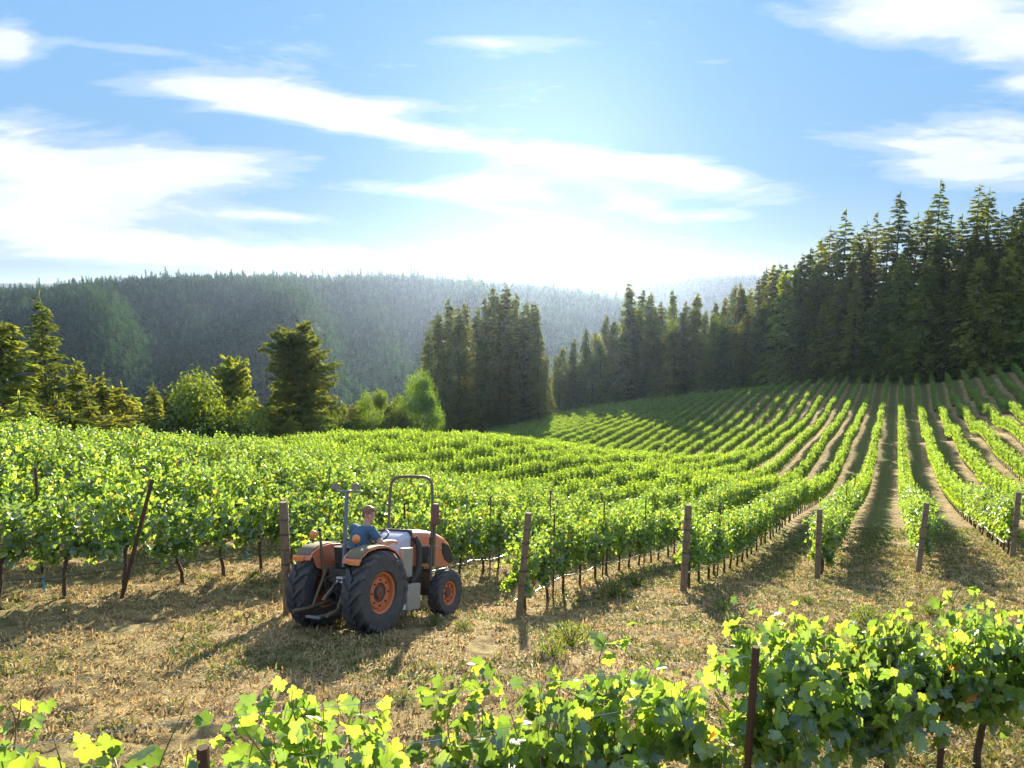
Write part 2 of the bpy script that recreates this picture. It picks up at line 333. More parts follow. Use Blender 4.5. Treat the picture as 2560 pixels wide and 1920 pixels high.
def vine_shoots(seed, nsh, length=1.1, top=2.0, spread=.17, flop=.25):
    r = random.Random(seed); out = []
    for i in range(nsh):
        x = -length/2 + length*(i+r.random())/nsh; z = .74 + r.uniform(-.05, .12); y = r.uniform(-.06, .06)
        h = r.gauss(top, .10)*(1-.16*abs(x)/(length/2)); fl = r.random() < flop; P = [Vector((x, y, z))]
        dx, dy = r.gauss(0, .10), r.gauss(0, spread); N = 9
        for j in range(1, N+1):
            s = j/N; zz = z + (h-z)*s; yy = y + dy*math.sin(s*2.2)*1.3
            if fl and s > .55: zz -= (s-.55)**2*2.2; yy += (1 if dy > 0 else -1)*(s-.55)*.7
            P.append(Vector((x+dx*s+.05*math.sin(5*s+i), yy, zz)))
        out.append(P)
    for i in range(max(3, nsh//3)):       # a few laterals hanging below the cordon
        x = r.uniform(-length/2, length/2); sy = r.choice((-1, 1)); L = r.uniform(.12, .30)
        out.append([Vector((x, 0, .85)), Vector((x+.05, sy*.14, .88)), Vector((x+.1, sy*.22, .85-L*.5)), Vector((x+.1, sy*.25, .85-L))])
    return out
def vine_foliage(seed, tmpl, nsh, per, size, jit=.09, **kw):
    r = random.Random(seed*31+5); P = []; Nn = []; T = []; S = []
    for sh in vine_shoots(seed, nsh, **kw):
        for k in range(per):
            s = (k+r.random())/per*(len(sh)-1); i = min(int(s), len(sh)-2); p = sh[i].lerp(sh[i+1], s-i)
            side = 1 if (k % 2) else -1; a = r.uniform(0, 2*math.pi)
            off = Vector((math.cos(a), math.sin(a)*1.1, r.uniform(-.5, .5)))*r.uniform(.3, 1)*jit*1.3
            q = p+off; P.append(q)
            nrm = Vector((r.gauss(0, .8), r.gauss(0, .8)+(.9 if q.y > 0 else -.9), r.gauss(.35, .6))); Nn.append(nrm)
            T.append(Vector((off.x*5+r.gauss(0, .5), off.y*5, -1+r.gauss(0, .5)))); 
            tip = 1-.45*max(0, (s/(len(sh)-1)-.75)/.25); S.append(size*r.uniform(.65, 1.15)*tip)
    return scatter_leaves(leaf_template(tmpl), [tuple(p) for p in P], [tuple(p) for p in Nn], [tuple(p) for p in T], S)
def vine_trunk_mb(seed, n=7):
    r = random.Random(seed); b = MB(); lean = r.uniform(-.14, .14)
    b.tube([(lean, r.uniform(-.03,.03), -.08), (lean*.8+.01, .01, .2), (lean*.3-.02, -.01, .45), (.02, 0, .66), (0, .01, .80)], [.042,.034,.030,.032,.04], n)
    b.tube([(0,.01,.78),(-.12,0,.84),(-.32,.01,.82),(-.5,0,.84)], [.032,.025,.02,.014], max(5, n-2))
    b.tube([(0,.01,.78),(.12,0,.85),(.32,-.01,.83),(.5,0,.84)], [.032,.025,.02,.014], max(5, n-2))
    return b
LOD1 = []; LOD2 = []; TRK = []
for s in range(7):
    V, Fc = vine_foliage(100+s, 'mid', 21, 27, .128, spread=.15, jit=.08, length=.96,  top=1.98+.05*(s % 3), flop=.3); LOD1.append(np_mesh('vine_foliage', V, Fc, M_vine))
for s in range(5):
    V, Fc = vine_foliage(200+s, 'low', 16, 20, .165, spread=.10,  top=2.0, flop=.12, jit=.09); LOD2.append(np_mesh('vine_foliage_distant', V, Fc, M_vine_far))
for s in range(6):
    o = vine_trunk_mb(s).build('trunk', M_vtrunk); TRK.append(o.data); D.objects.remove(o)
VP = lambda k: 1.0 + 2.65*k
POSTS = {-4: (-4.1,13.4), -3: (.14,15.2), -2: (4.1,17.6), -1: (8.7,21.0), 0: (12.0,21.8), 1: (16.1,23.8)}
def uv(X, Y): return X*sA+Y*cA, X*cA-Y*sA
def xy(u, v): return u*sA+v*cA, u*cA-v*sA
def ustart(k):
    if k in POSTS: return uv(*POSTS[k])[0] + .75
    if k < -4: return {-5: 6.65, -6: 2.0}.get(k, 0)
    return uv(*POSTS[1])[0] + .75 + (k-1)*1.2
POLY = [(-40,5),(-8.4,11.3),(-4.1,13.4),(16.1,23.8),(60,48),(110,88),(118,130),(95,146),(84,158),(66,177),(47,199),(12,211),(-17,190),(-14,150),(-17,110),(-18,95),(-24,70),(-25,48),(-28,36),(-44,28)]
def inpoly(x, y):
    c_ = False; j = len(POLY)-1
    for i in range(len(POLY)):
        (xi, yi), (xj, yj) = POLY[i], POLY[j]
        if (yi > y) != (yj > y) and x < (xj-xi)*(y-yi)/(yj-yi)+xi: c_ = not c_
        j = i
    return c_
vines = []
for k in range(-48, 15):
    v_ = VP(k); u0 = ustart(k); n_ = 0
    for i in range(0, 200):
        u_ = u0 + 1.07*i; X, Y = xy(u_, v_)
        if Y < 3 or not (inpoly(X, Y) or (k >= -5 and i < 6)): continue
        p = proj(X, Y, zat(X, Y)+1.2) if Y < 40 else proj(X, Y, -.2*Y)
        if not (-140 < p[0] < 1164): continue
        vines.append((Y if -30 < p[0] < 1060 else Y+500, k, i, X, Y))
vines.sort(); NIND = 286
ORD = 'first second third fourth fifth sixth seventh eighth ninth tenth eleventh twelfth thirteenth fourteenth fifteenth sixteenth seventeenth eighteenth nineteenth twentieth'.split()
ROWN = {-4: 'the row behind the tractor post', -3: 'the row behind the tilted post',
 -2: 'the row behind the thick post', -1: 'the row behind the square post',
 0: 'the row behind the right-leaning post', 1: 'the row behind the rightmost post', -5: 'the front row left of the tractor',
 -6: 'the second row back, left side', -7: 'the third row back, left side', -8: 'the fourth row back, left side',
 -9: 'the fifth row back, left side', -10: 'the sixth row back, left side'}
cnt = {}
rv = random.Random(3)
ind = sorted(vines[:NIND], key=lambda q: (q[1], q[2]))
def make_vine(X, Y, z, rz, fol, trk, label, group, sc=1.0, name='grapevine'):
    e = empty(name, (X, Y, z), rz); tag(e, label, 'grapevine', group)
    a = link('trunk', trk, e); b = link('foliage', fol, e); b.scale = (1, 1, sc); return e
far_protos = []; far_trunk = None
rowang = math.pi/2 - AZ
for q, (dd, k, i, X, Y) in enumerate(ind):
    cnt[k] = cnt.get(k, 0)+1; c_ = cnt[k]
    rown = ROWN.get(k, 'rows at the back left, behind the rows near the tractor' if k < -5 else 'row at the right edge of the photo')
    if k in ROWN and c_ <= 20: lab = f'{ORD[c_-1]} grapevine from the near end of {rown}'; grp = 'grapevines of '+rown
    elif k in ROWN: lab = f'leafy grapevine past the twentieth of {rown}'; grp = 'later grapevines of '+rown
    else: lab = f'leafy green grapevine in the {rown}'; grp = 'grapevines in the '+rown
    far = Y > 31 and len(far_protos) < 5
    fol = LOD2[len(far_protos)] if far else LOD1[rv.randrange(7)]
    e = make_vine(X+rv.uniform(-.04,.04), Y, gz(X, Y), rowang + (math.pi if rv.random() < .5 else 0) + rv.uniform(-.07,.07), fol, TRK[rv.randrange(6)], lab, grp, rv.uniform(.88, 1.08))
    if far: far_protos.append(e.children[1])
    if far_trunk is None: far_trunk = e.children[0]
# make sure all distant prototypes exist
for e_ in range(5-len(far_protos)):
    o = [q for q in C.objects if q.name.startswith('foliage') and q.data in LOD1][-1-e_*7]; o.data = LOD2[len(far_protos)]; far_protos.append(o)
def gn_scatter(name, P, rot, scl, protos, label=None, extra=None, xs=None):
    """one 'stuff' object: instances of the given objects on the points"""
    me = D.meshes.new(name); me.from_pydata([tuple(p) for p in P], [], [])
    for nm, arr in (('rz', rot), ('sc', scl), ('sx', xs if xs is not None else scl)):
        a = me.attributes.new(nm, 'FLOAT', 'POINT'); a.data.foreach_set('value', np.asarray(arr, dtype=np.float32))
    me.materials.append(protos[0].data.materials[0])
    o = link(name, me); g = D.node_groups.new(name, 'GeometryNodeTree')
    g.interface.new_socket('Geometry', in_out='INPUT', socket_type='NodeSocketGeometry'); g.interface.new_socket('Geometry', in_out='OUTPUT', socket_type='NodeSocketGeometry')
    gi = g.nodes.new('NodeGroupInput'); go = g.nodes.new('NodeGroupOutput')
    def attr(nm):
        n = g.nodes.new('GeometryNodeInputNamedAttribute'); n.data_type = 'FLOAT'; n.inputs['Name'].default_value = nm; return n.outputs['Attribute']
    cr = g.nodes.new('ShaderNodeCombineXYZ'); g.links.new(attr('rz'), cr.inputs[2])
    cs = g.nodes.new('ShaderNodeCombineXYZ'); s_ = attr('sc'); sx_ = attr('sx'); g.links.new(sx_, cs.inputs[0]); g.links.new(sx_, cs.inputs[1]); g.links.new(s_, cs.inputs[2])
    outs = []
    for plist in (protos, extra or []):
        if not plist: continue
        jn = g.nodes.new('GeometryNodeJoinGeometry')
        for po in plist[::-1]:
            oi = g.nodes.new('GeometryNodeObjectInfo'); oi.inputs['Object'].default_value = po; oi.transform_space = 'ORIGINAL'; oi.inputs['As Instance'].default_value = True
            g.links.new(oi.outputs['Geometry'], jn.inputs[0])
        ip = g.nodes.new('GeometryNodeInstanceOnPoints'); g.links.new(gi.outputs[0], ip.inputs['Points']); g.links.new(jn.outputs[0], ip.inputs['Instance'])
        ip.inputs['Pick Instance'].default_value = True
        rv_ = g.nodes.new('FunctionNodeRandomValue'); rv_.data_type = 'INT'
        [s for s in rv_.inputs if s.name == 'Min' and s.type == 'INT'][0].default_value = 0
        [s for s in rv_.inputs if s.name == 'Max' and s.type == 'INT'][0].default_value = len(plist)-1
        g.links.new([s for s in rv_.outputs if s.type == 'INT'][0], ip.inputs['Instance Index'])
        g.links.new(cr.outputs[0], ip.inputs['Rotation']); g.links.new(cs.outputs[0], ip.inputs['Scale']); outs.append(ip.outputs[0])
    jo = g.nodes.new('GeometryNodeJoinGeometry')
    for x in outs: g.links.new(x, jo.inputs[0])
    g.links.new(jo.outputs[0], go.inputs[0])
    mo = o.modifiers.new('scatter', 'NODES'); mo.node_group = g
    tag(o, label, None, None, 'stuff'); return o
rest = vines[NIND:]
P = []; rz = []; sc = []
for dd, k, i, X, Y in rest:
    if rv.random() < .02: continue
    P.append((X, Y, gz(X, Y))); rz.append(rowang + (math.pi if rv.random() < .5 else 0) + rv.uniform(-.04,.04)); sc.append(rv.uniform(.84, 1.07))
gn_scatter('distant_grapevines', P, rz, sc, far_protos, 'rows of green grapevines running on over the dip and the hill', [far_trunk])['category'] = 'grapevines'
print('vines', len(vines), 'far protos', len(far_protos))
# ---- foreground row
CAN = []
def fore_vine(X, seed, nsh, top, per, length, label, jit=.14, size=.158, flop=.25, spread=.2, zoff=0):
    Y = 4.89+.46*X
    V, Fc = vine_foliage(seed, 'hi', nsh, per, size, jit, length=length, top=top, flop=flop, spread=spread)
    me = np_mesh('foliage', V, Fc, M_vine); c_ = MB()
    for sh in vine_shoots(seed, nsh, length=length, top=top, flop=flop, spread=spread):
        c_.tube(sh, [.0065]*3+[.0042]*(len(sh)-5)+[.003,.002], 5)
    e = empty('grapevine', (X, Y, gz(X, Y)+zoff), math.atan(.46)); tag(e, label, 'grapevine', 'large grapevines across the foreground')
    link('trunk', TRK[seed % 6], e); f_ = link('foliage', me, e); c_.build('canes', M_cane, e)
    return e
for a_ in [(-2.72,501,6,1.66,14,.5,'sparse vine shoot at the bottom left corner of the photo'),
 (-2.05,502,4,1.62,12,.3,'single short leafy shoot standing alone left of the foreground vines'),
 (-1.30,503,14,1.62,23,.95,'foreground vine with tall middle shoot, brown dry leaves beside a short stake, below the tractor'),
 (-.05,504,16,1.52,24,1.0,'foreground vine with a high shoot reaching up to the leaning post shadow'),
 (.95,505,17,1.50,24,1.0,'foreground vine of even height left of the tall dark stake'),
 (2.35,506,25,1.80,28,1.05,'pointed foreground vine just right of the tall dark stake'),
 (3.45,507,30,1.52,29,1.25,'dense dark foreground vine, second right of the tall dark stake'),
 (4.6,508,32,1.66,30,1.25,'dense tall foreground vine nearest the right edge of the photo'),
 (5.8,509,28,1.70,27,1.2,'foreground vine cut off by the right edge of the photo')]:
    fore_vine(*a_)
# ------------------------------------------------------------------ trees
def conifer(seed, H, Rm, base, whorl, nb, droop, up, tw, gap, shape, mat_=None, dens=1.0, rag=.3, blunt=0, nj=.5, zj=.25):
    """crown: tiers of boughs; each bough is a flat drooping fan of needle sprays"""
    r = random.Random(seed); P = []; Nn = []; T = []; S = []; z = H*base
    tm = (np.array([(0,.70,-.10),(.17,.1,.0),(0,-.4,0),(-.17,.1,.0)], float), np.array([(0,3,2),(0,2,1)]))
    lobe = [(r.uniform(0, 6.28), r.uniform(.06, .2)) for _ in range(3)]
    while z < H*.975:
        s = z/H; rr = Rm*((1-s)**shape*(1-.25*s) + blunt*(1-s)**.3*.3)*min(1, .6+s*3) + .12
        if r.random() > gap:
            for b_ in range(nb if s < .93 else 4):
                if r.random() < gap: continue
                a = 2*math.pi*(b_+r.random())/nb; L = rr*r.uniform(1-rag, 1+rag*.5)*(1+sum(k*math.sin(a*(i+1)+p+z*.6) for i, (p, k) in enumerate(lobe)))
                dx, dy = math.cos(a), math.sin(a); el = up*(s*1.6-.5)+r.gauss(0, .07); n = max(3, int(L/tw*5.0*dens)); zz = z+r.gauss(0, zj)*whorl
                for k in range(n):
                    q = r.random()**.6; d_ = L*q; wv = (1-q*.8)*.34*L; off = r.uniform(-1, 1)*wv; dr = droop*L*q*q
                    P.append((dx*d_-dy*off, dy*d_+dx*off, zz+d_*el-dr-abs(off)*.28+r.gauss(0, .05*tw)))
                    so = off/max(wv, .01); T.append((dx-dy*so*.9, dy+dx*so*.9, -.45-.5*q+r.gauss(0, .25)))
                    Nn.append((r.gauss(0, nj), r.gauss(0, nj), 1)); S.append(tw*r.uniform(.65, 1.3))
        z += whorl*r.uniform(.75, 1.25)*(1.2-.65*s)
    for k in range(10): P.append((0, 0, H*(.995-.004*k))); T.append((r.gauss(0,.3), r.gauss(0,.3), 1)); Nn.append((r.gauss(0,1), r.gauss(0,1), 0)); S.append(tw*.7)
    V, Fc = scatter_leaves(tm, P, Nn, T, S); return np_mesh('crown', V, Fc, mat_ or M_conif)
def ctrunk(H, rb, n=9, bare=.97):
    o = MB().tube([(0,0,-1.5), (0,0,.0), (.05,0,H*.05), (-.05,.05,H*.3), (.05,0,H*.6), (0,0,H*bare)], [rb*1.35, rb*1.2, rb, rb*.75, rb*.45, .03], n).build('trunk', M_bark)
    me = o.data; D.objects.remove(o); return me
def broad(seed, H, W, n=5200, lf=.42, clumps=16):
    r = random.Random(seed); P = []; Nn = []; T = []; S = []; tb = MB()
    tb.tube([(0,0,-1), (.1,0,H*.15), (-.1,.1,H*.35), (.1,0,H*.6)], [H*.035,H*.028,H*.022,H*.01], 8)
    cl = []
    for i in range(clumps):
        a = r.uniform(0, 2*math.pi); s = r.random(); rad = W*.52*r.random()**.4*(1-.6*s*s)
        c_ = Vector((math.cos(a)*rad, math.sin(a)*rad, H*(.28+.60*s))); cr = W*r.uniform(.09, .21); cl.append((c_, cr))
        tb.tube([(0,0,H*(.12+.3*s)), c_*.5+Vector((0,0,H*.1)), c_], [H*.012,H*.008,.02], 5)
    for k in range(n):
        c_, cr = cl[r.randrange(clumps)]; d = Vector((r.gauss(0,1), r.gauss(0,1), r.gauss(0,.8))).normalized()*cr*(r.random()**.35)*r.uniform(.8,1.15)
        P.append(tuple(c_+d)); Nn.append((d.x+r.gauss(0,.5)*cr, d.y+r.gauss(0,.5)*cr, d.z+cr*.5+r.gauss(0,.5)*cr)); T.append((r.gauss(0,1), r.gauss(0,1), -.6)); S.append(lf*r.uniform(.6,1.3))
    V, Fc = scatter_leaves(leaf_template('low'), P, Nn, T, S); me = np_mesh('crown', V, Fc, M_broad)
    o = tb.build('trunk', M_bark); tm = o.data; D.objects.remove(o); return me, tm
# prototypes: (crown mesh, trunk mesh, nominal height)
PR = {}
for i in range(4): PR['red%d' % i] = (conifer(10+i, 36, 5.6, .03, .85, 8, .25, .30, .95, .04, .58, M_conif_dark, 2.0, .4), ctrunk(36, .5), 36)
for i in range(3): PR['open%d' % i] = (conifer(20+i, 36, 6.6, .05, 1.25, 8, .16, .20, .90, .06, .58, M_conif_dark, 2.2, .4, 0, .42, .2), ctrunk(36, .42), 36)
for i in range(4): PR['full%d' % i] = (conifer(30+i, 26, 6.4, .01, .80, 9, .34, .35, .85, .02, .70, M_conif, 1.9, .3), ctrunk(26, .4), 26)
PR['round'] = (conifer(40, 24, 4.6, .0, .50, 10, .12, .6, .55, .02, .30, M_conif, 2.6, .28, 1.0, 1.1, .6), ctrunk(24, .5), 24)
PR['pine'] = (conifer(50, 24, 6.8, .03, .95, 9, .10, .12, .52, .03, .66, M_conif, 2.0, .35), ctrunk(24, .34), 24)
for i in range(3): PR['young%d' % i] = (conifer(60+i, 12, 3.8, .01, .50, 9, .28, .35, .45, .02, .75, M_conif, 1.8, .3), ctrunk(12, .2), 12)
for i in range(2):
    a_, b_ = broad(70+i, 12, 12, 15000, .22, 22); PR['broad%d' % i] = (a_, b_, 12)
a_, b_ = broad(77, 6, 6, 8000, .17, 12); PR['bush'] = (a_, b_, 6)
o = MB().tube([(0,0,-1),(.1,0,5),(0,.1,11),(.1,0,16)], [.22,.16,.1,.03], 7)
for k in range(26):
    z_ = 4+11*rnd.random(); a = rnd.uniform(0, 6.28); L = (16.5-z_)*.16; o.tube([(0,0,z_),(math.cos(a)*L,math.sin(a)*L,z_+.2*L)], [.04,.012], 4)
o = o.build('trunk', M_bark); SNAG = o.data; D.objects.remove(o)
rt = random.Random(11)
def place_tree(kind, x, ytop, Y, label, group=None, wide=1.0, name=None, cat=None):
    """stand a tree so that its tip reaches a given height as seen from the track"""
    X, _, zt = at(x*.4629, ytop*.4629, Y); g = gz(X, Y); H = max(zt-g, 3)
    cr, tr, h0 = PR[kind]; s = H/h0
    nm = name or {'b': 'broadleaf_tree' if kind != 'bush' else 'bush'}.get(kind[0], {'o': 'redwood_tree', 'r': 'redwood_tree'}.get(kind[0], 'conifer_tree') if kind != 'round' else 'conifer_tree')
    e = empty(nm, (X, Y, g), rt.uniform(0, 6.28)); sw = wide*(s**.75 if kind != 'bush' else max(s, .55)*.42); e.scale = (sw, sw, s)
    tag(e, label, cat or ('bush' if nm == 'bush' else 'tree'), group); link('trunk', tr, e); link('crown', cr, e); return e
def ordw(n):
    tens = {2:'twenty',3:'thirty',4:'forty',5:'fifty',6:'sixty',7:'seventy'}
    if n <= 19: return ORD[n-1]
    a, b_ = divmod(n, 10)
    return {2:'twentieth',3:'thirtieth',4:'fortieth',5:'fiftieth',6:'sixtieth',7:'seventieth'}[a] if b_ == 0 else tens[a]+'-'+ORD[b_-1]
# left group, beyond the crest of the near field
for a_ in [('full0', -8, 655, 74, 'dark conifer cut off by the left edge of the photo', 1.15),
 ('pine', 84, 626, 80, 'tall open conifer with a bare visible trunk near the left edge', .82),
 ('full1', 160, 776, 84, 'dark conifer just right of the tall open conifer', .9),
 ('full2', 222, 806, 86, 'shorter bluish conifer between the open conifer and the yellow-green tree', .95),
 ('young0', 262, 828, 80, 'small conifer with a spiky tip left of the yellow-green tree', 1.1),
 ('young1', 330, 826, 96, 'small narrow conifer immediately left of the yellow-green tree', .9),
 ('broad0', 425, 803, 78, 'rounded bright yellow-green broadleaf tree on the left', .9),
 ('round', 500, 772, 92, 'medium conifer with two tips right of the yellow-green tree', .75),
 ('young1', 545, 850, 86, 'low conifer in the undergrowth left of the large bushy conifer', 1.2),
 ('round', 641, 700, 88, 'large bushy conifer with a rounded top standing alone', 1.05),
 ('young0', 715, 862, 96, 'low dark conifer right of the large bushy conifer', 1.3),
 ('young1', 762, 872, 96, 'low conifer left of the pale broadleaf tree', 1.1),
 ('broad1', 806, 838, 100, 'pale green broadleaf tree left of the redwood clump', .5),
 ('broad0', 893, 796, 118, 'leafy broadleaf tree touching the left side of the redwood clump', .5),
 ('young0', 120, 850, 74, 'low conifer in front of the tall open conifer', 1.2),
 ('young0', 40, 846, 70, 'low dark conifer at the foot of the leftmost trees', 1.3),
 ('young1', 190, 862, 72, 'low bushy conifer at the field edge left of the yellow-green tree', 1.3),
 ('young0', 300, 880, 74, 'squat conifer at the field edge beside the narrow conifer', 1.3),
 ('young1', 375, 872, 78, 'squat conifer under the left side of the yellow-green tree', 1.3),
 ('young0', 470, 860, 82, 'dark squat conifer under the right side of the yellow-green tree', 1.2),
 ('young2', 575, 880, 84, 'low conifer at the left foot of the large bushy conifer', 1.6),
 ('young0', 690, 886, 86, 'low conifer at the right foot of the large bushy conifer', 1.6),
 ('bush', 735, 892, 92, 'dark bush between the bushy conifer and the pale broadleaf tree', 1.5),
 ('bush', 850, 880, 104, 'bush below the pale broadleaf tree', 1.6),
 ('bush', 440, 892, 76, 'bush under the yellow-green tree', 1.8), ('bush', 350, 900, 74, 'bush at the field edge below the narrow conifer', 1.8),
 ('young1', 90, 890, 66, 'low conifer at the foot of the tall open conifer', 1.9), ('young2', 240, 890, 70, 'low conifer below the bluish conifer', 1.9),
 ('bush', 515, 895, 80, 'bush left of the low conifer in the undergrowth', 1.6), ('bush', 790, 900, 100, 'bush below the low conifer near the pale broadleaf tree', 1.6),
 ('young1', 628, 900, 82, 'low conifer directly below the large bushy conifer', 1.6), ('young0', 0, 880, 62, 'low conifer at the left edge of the photo behind the vines', 1.9),
 ('young2', 150, 880, 68, 'low conifer behind the vines between the open conifer and its neighbour', 1.9)]:
    place_tree(a_[0], a_[1], a_[2], a_[3], a_[4], 'trees beyond the near field on the left', a_[5])
for i, (x, y, kd, Y) in enumerate([(60,838,'full2',92),(118,832,'full0',96),(195,812,'full3',98),(245,835,'full1',95),(285,852,'full2',100),(355,840,'full0',104),(392,850,'full3',98),(462,846,'full1',104),(528,838,'full2',104),(556,858,'full0',98),(600,862,'full3',104),(672,868,'full1',100),(700,858,'full3',106),(738,866,'full0',104),(782,868,'full2',110),(830,860,'full1',114),(858,846,'full3',120),(905,840,'broad0',112),(640,880,'broad1',96),(580,890,'broad0',92)]):
    place_tree(kd, x, y, Y, f'{ordw(i+1)} tree from the left in the dark second rank beyond the near field', 'second rank of trees on the left', 1.1 if kd[0] == 'f' else .6)
X_, _, zt_ = at(574*.4629, 800*.4629, 104); e = empty('dead_tree', (X_, 104, gz(X_, 104))); e.scale = (1,1,(zt_-gz(X_,104))/16)
tag(e, 'thin bare dead tree left of the large bushy conifer', 'tree'); link('trunk', SNAG, e)
# redwood clump in the middle
cl_ = [(925,705,190),(945,672,186),(970,641,194),(990,660,188),(1003,648,200),(1030,664,190),(1050,640,196),(1066,616,192),(1080,640,186),(1094,615,196),(1113,630,190),(1130,668,186),(1141,646,196),(1156,650,190),(1163,700,184),(1178,765,192),(1040,730,180),(1100,720,180),(960,760,178)]
for i, (x, y, Y) in enumerate(cl_):
    place_tree('red%d' % (i % 4), x, y, Y, f'{ordw(i+1)} redwood of the clump left of the bright gap' if i < 16 else ['short redwood in front of the middle of the clump', 'short redwood in front of the right half of the clump', 'short redwood in front of the left half of the clump'][i-16], 'redwoods of the central clump', .95)
# right-hand forest: skyline trees, then those in front
YB = lambda x: float(np.interp(x*.4629, [440,500,555,600,650,694,755,800,850,900,960,1024,1100], [196,206,214,212,206,203,191,182,169,160,149,141,134]))
sky_ = [(1216,745),(1240,728),(1266,708),(1287,713),(1309,676),(1326,690),(1361,608),(1388,622),(1407,628),(1430,650),(1454,624),(1483,648),(1506,630),(1524,668),(1546,650),(1568,640),(1588,612),(1602,609),(1620,622),(1641,600),(1656,575),(1671,570),(1684,567),(1701,566),(1718,567),(1733,548),(1752,532),(1776,512),(1794,489),(1829,451),(1852,500),(1874,478),(1897,457),(1922,470),(1946,411),(1966,480),(1984,458),(2006,450),(2033,388),(2056,470),(2080,460),(2117,397),(2139,404),(2165,455),(2190,445),(2215,415),(2240,400),(2275,380)]
for i, (x, y) in enumerate(sky_):
    kd = 'open%d' % (i % 3) if x > 1740 and y < 490 else ('red%d' % (i % 4) if i % 3 else 'full%d' % (i % 4))
    place_tree(kd, x, y, YB(x)+rt.uniform(14, 30), f'{ordw(i+1)} tree from the left along the skyline of the right-hand forest', 'skyline trees of the right-hand forest', .95 if x < 1740 else 1.0)
env = lambda x: float(np.interp(x, [p[0] for p in sky_], [p[1] for p in sky_]))
fr_ = [(1696,582,6,'full0'),(1816,600,8,'full1'),(1868,572,12,'full2'),(1928,575,10,'full0'),(2006,552,5,'full1'),(2032,500,12,'full2'),(2146,528,8,'full0'),(2180,536,6,'full2'),(2212,470,10,'full1'),(1745,640,6,'full2'),(1650,650,6,'full1'),(1610,680,6,'full0'),(1565,700,6,'full2'),(1770,580,12,'full1'),(2080,560,6,'full1'),(2110,500,12,'full0'),(1960,560,12,'full1'),(1900,640,4,'full0'),(2240,560,5,'full2')]
for i in range(30):
    x = 1225+i*33+rt.uniform(-8, 8); e_ = env(x); y = e_ + rt.uniform(.30, .62)*(830-e_); fr_.append((x, y, rt.uniform(4, 9), rt.choice(['full0','full1','full2','full3','red1'])))
fr_.sort()
for i, (x, y, dY, kd) in enumerate(fr_):
    place_tree(kd, x, y, YB(x)+dY, f'{ordw(i+1)} tree from the left at the front edge of the right-hand forest', 'front trees of the right-hand forest', 1.05)
for i in range(34):
    x = 1200+i*31+rt.uniform(-9, 9); e_ = env(x); y = e_ + rt.uniform(.10, .32)*(830-e_)
    place_tree(rt.choice(['red0','red1','red2','full1']), x, y, YB(x)+rt.uniform(10, 20), f'{ordw(i+1)} tree from the left in the second rank of the right-hand forest', 'second rank of the right-hand forest', 1.0)
for i in range(26):
    x = 1205+i*40+rt.uniform(-8, 8)
    place_tree('young%d' % (i % 3), x, 818-(x-1200)*.035-rt.uniform(20, 60), YB(x)+rt.uniform(2, 4), f'{ordw(i+1)} low conifer from the left along the foot of the right-hand forest', 'low conifers at the top of the vine rows', 1.3)
# far wooded ridges: one mass each
fp = []
for i in range(3):
    me = conifer(90+i, 20, 4.4, .02, 2.0, 6, .25, .2, 1.9, .05, .85, M_forest, .9)
    xk = (598, 655, 700)[i]; X_, _, zt_ = at(xk*.4629, 905*.4629, 92); e = empty('conifer_tree', (X_, 92, gz(X_, 92)))
    e.scale = (.5,.5,max(.3, (zt_-gz(X_, 92))/20)); tag(e, ['young conifer half hidden left of the large bushy conifer','young conifer half hidden behind the large bushy conifer','young conifer half hidden right of the large bushy conifer'][i], 'tree')
    link('trunk', PR['young0'][1], e).scale = (1,1,1.5); fp.append(link('crown', me, e))
P = []; rz = []; sc = []; sxx = []
def wood(n, a0, a1, y0, y1, hs, ws, cond=None):
    for _ in range(n):
        Y = y0+(y1-y0)*rt.random(); a = rt.uniform(a0, a1); X = a*Y
        z = gz(X, Y); 
        if z < -128 and Y > 1500: continue
        P.append((X, Y, z-1)); rz.append(rt.uniform(0, 6.28)); k = rt.lognormvariate(0, .22); sc.append(hs*k); sxx.append(ws*k**.6)
wood(21000, -.85, .45, 470, 1330, .78, .95)
wood(5000, -.85, .45, 1180, 1330, .85, .9)
wood(500, -.85, .30, 1285, 1315, .95, 1.0)
wood(11000, -.05, .62, 1900, 2620, .8, 1.4)
wood(2200, -.9, .1, 300, 470, .8, 1.0)
gn_scatter('distant_forest', P, rz, sc, fp, 'dense conifer forest covering the blue-green ridges across the valley', None, sxx)['category'] = 'forest'
# ------------------------------------------------------------------ posts, stakes, hoses, weeds
def post(X, Y, H, r, lean, label, wraps=4, square=False):
    r *= .98; g = gz(X, Y); e = empty('wooden_post', (X, Y, g)); tag(e, label, 'post', 'wooden end posts of the vine rows')
    top = Vector((lean[0], lean[1], H)); pt = lambda s: top*s
    b = MB()
    n = 10 if not square else 4
    b.tube([pt(-.15), pt(0), pt(.3), pt(.65), pt(.985), pt(1)], [r*1.02, r, r*.97, r*.99, r*.96, r*.86], n if not square else 8)
    p = b.build('pole', M_post, e, ang=50)
    for i in range(wraps):
        s = .28+.66*(i+.3)/wraps; m_ = MB(); 
        for q in range(3 if i % 2 else 2): 
            m_.tube([pt(s+.006*q)+Vector((math.cos(a)*(r+.004), math.sin(a)*(r+.004), 0)) for a in [k*math.pi/7 for k in range(15)]], .0035, 4)
        m_.build('wire_wrap', M_rust, e)
    return e
PH = {-4: (2.12,.083,(.0,0)), -3: (2.25,.078,(.20,.0)), -2: (2.12,.088,(.06,0)), -1: (2.05,.085,(-.02,.03)), 0: (2.1,.085,(.14,.05)), 1: (2.15,.09,(.05,.04))}
PL = {-4: 'round weathered post beside the left rear tractor wheel', -3: 'tilted round post between the tractor and the centre row', -2: 'thick pale post at the head of the row at centre right',
 -1: 'straight post with a square top, third from the right', 0: 'post leaning to the right, second from the right', 1: 'dark post nearest the right edge of the photo'}
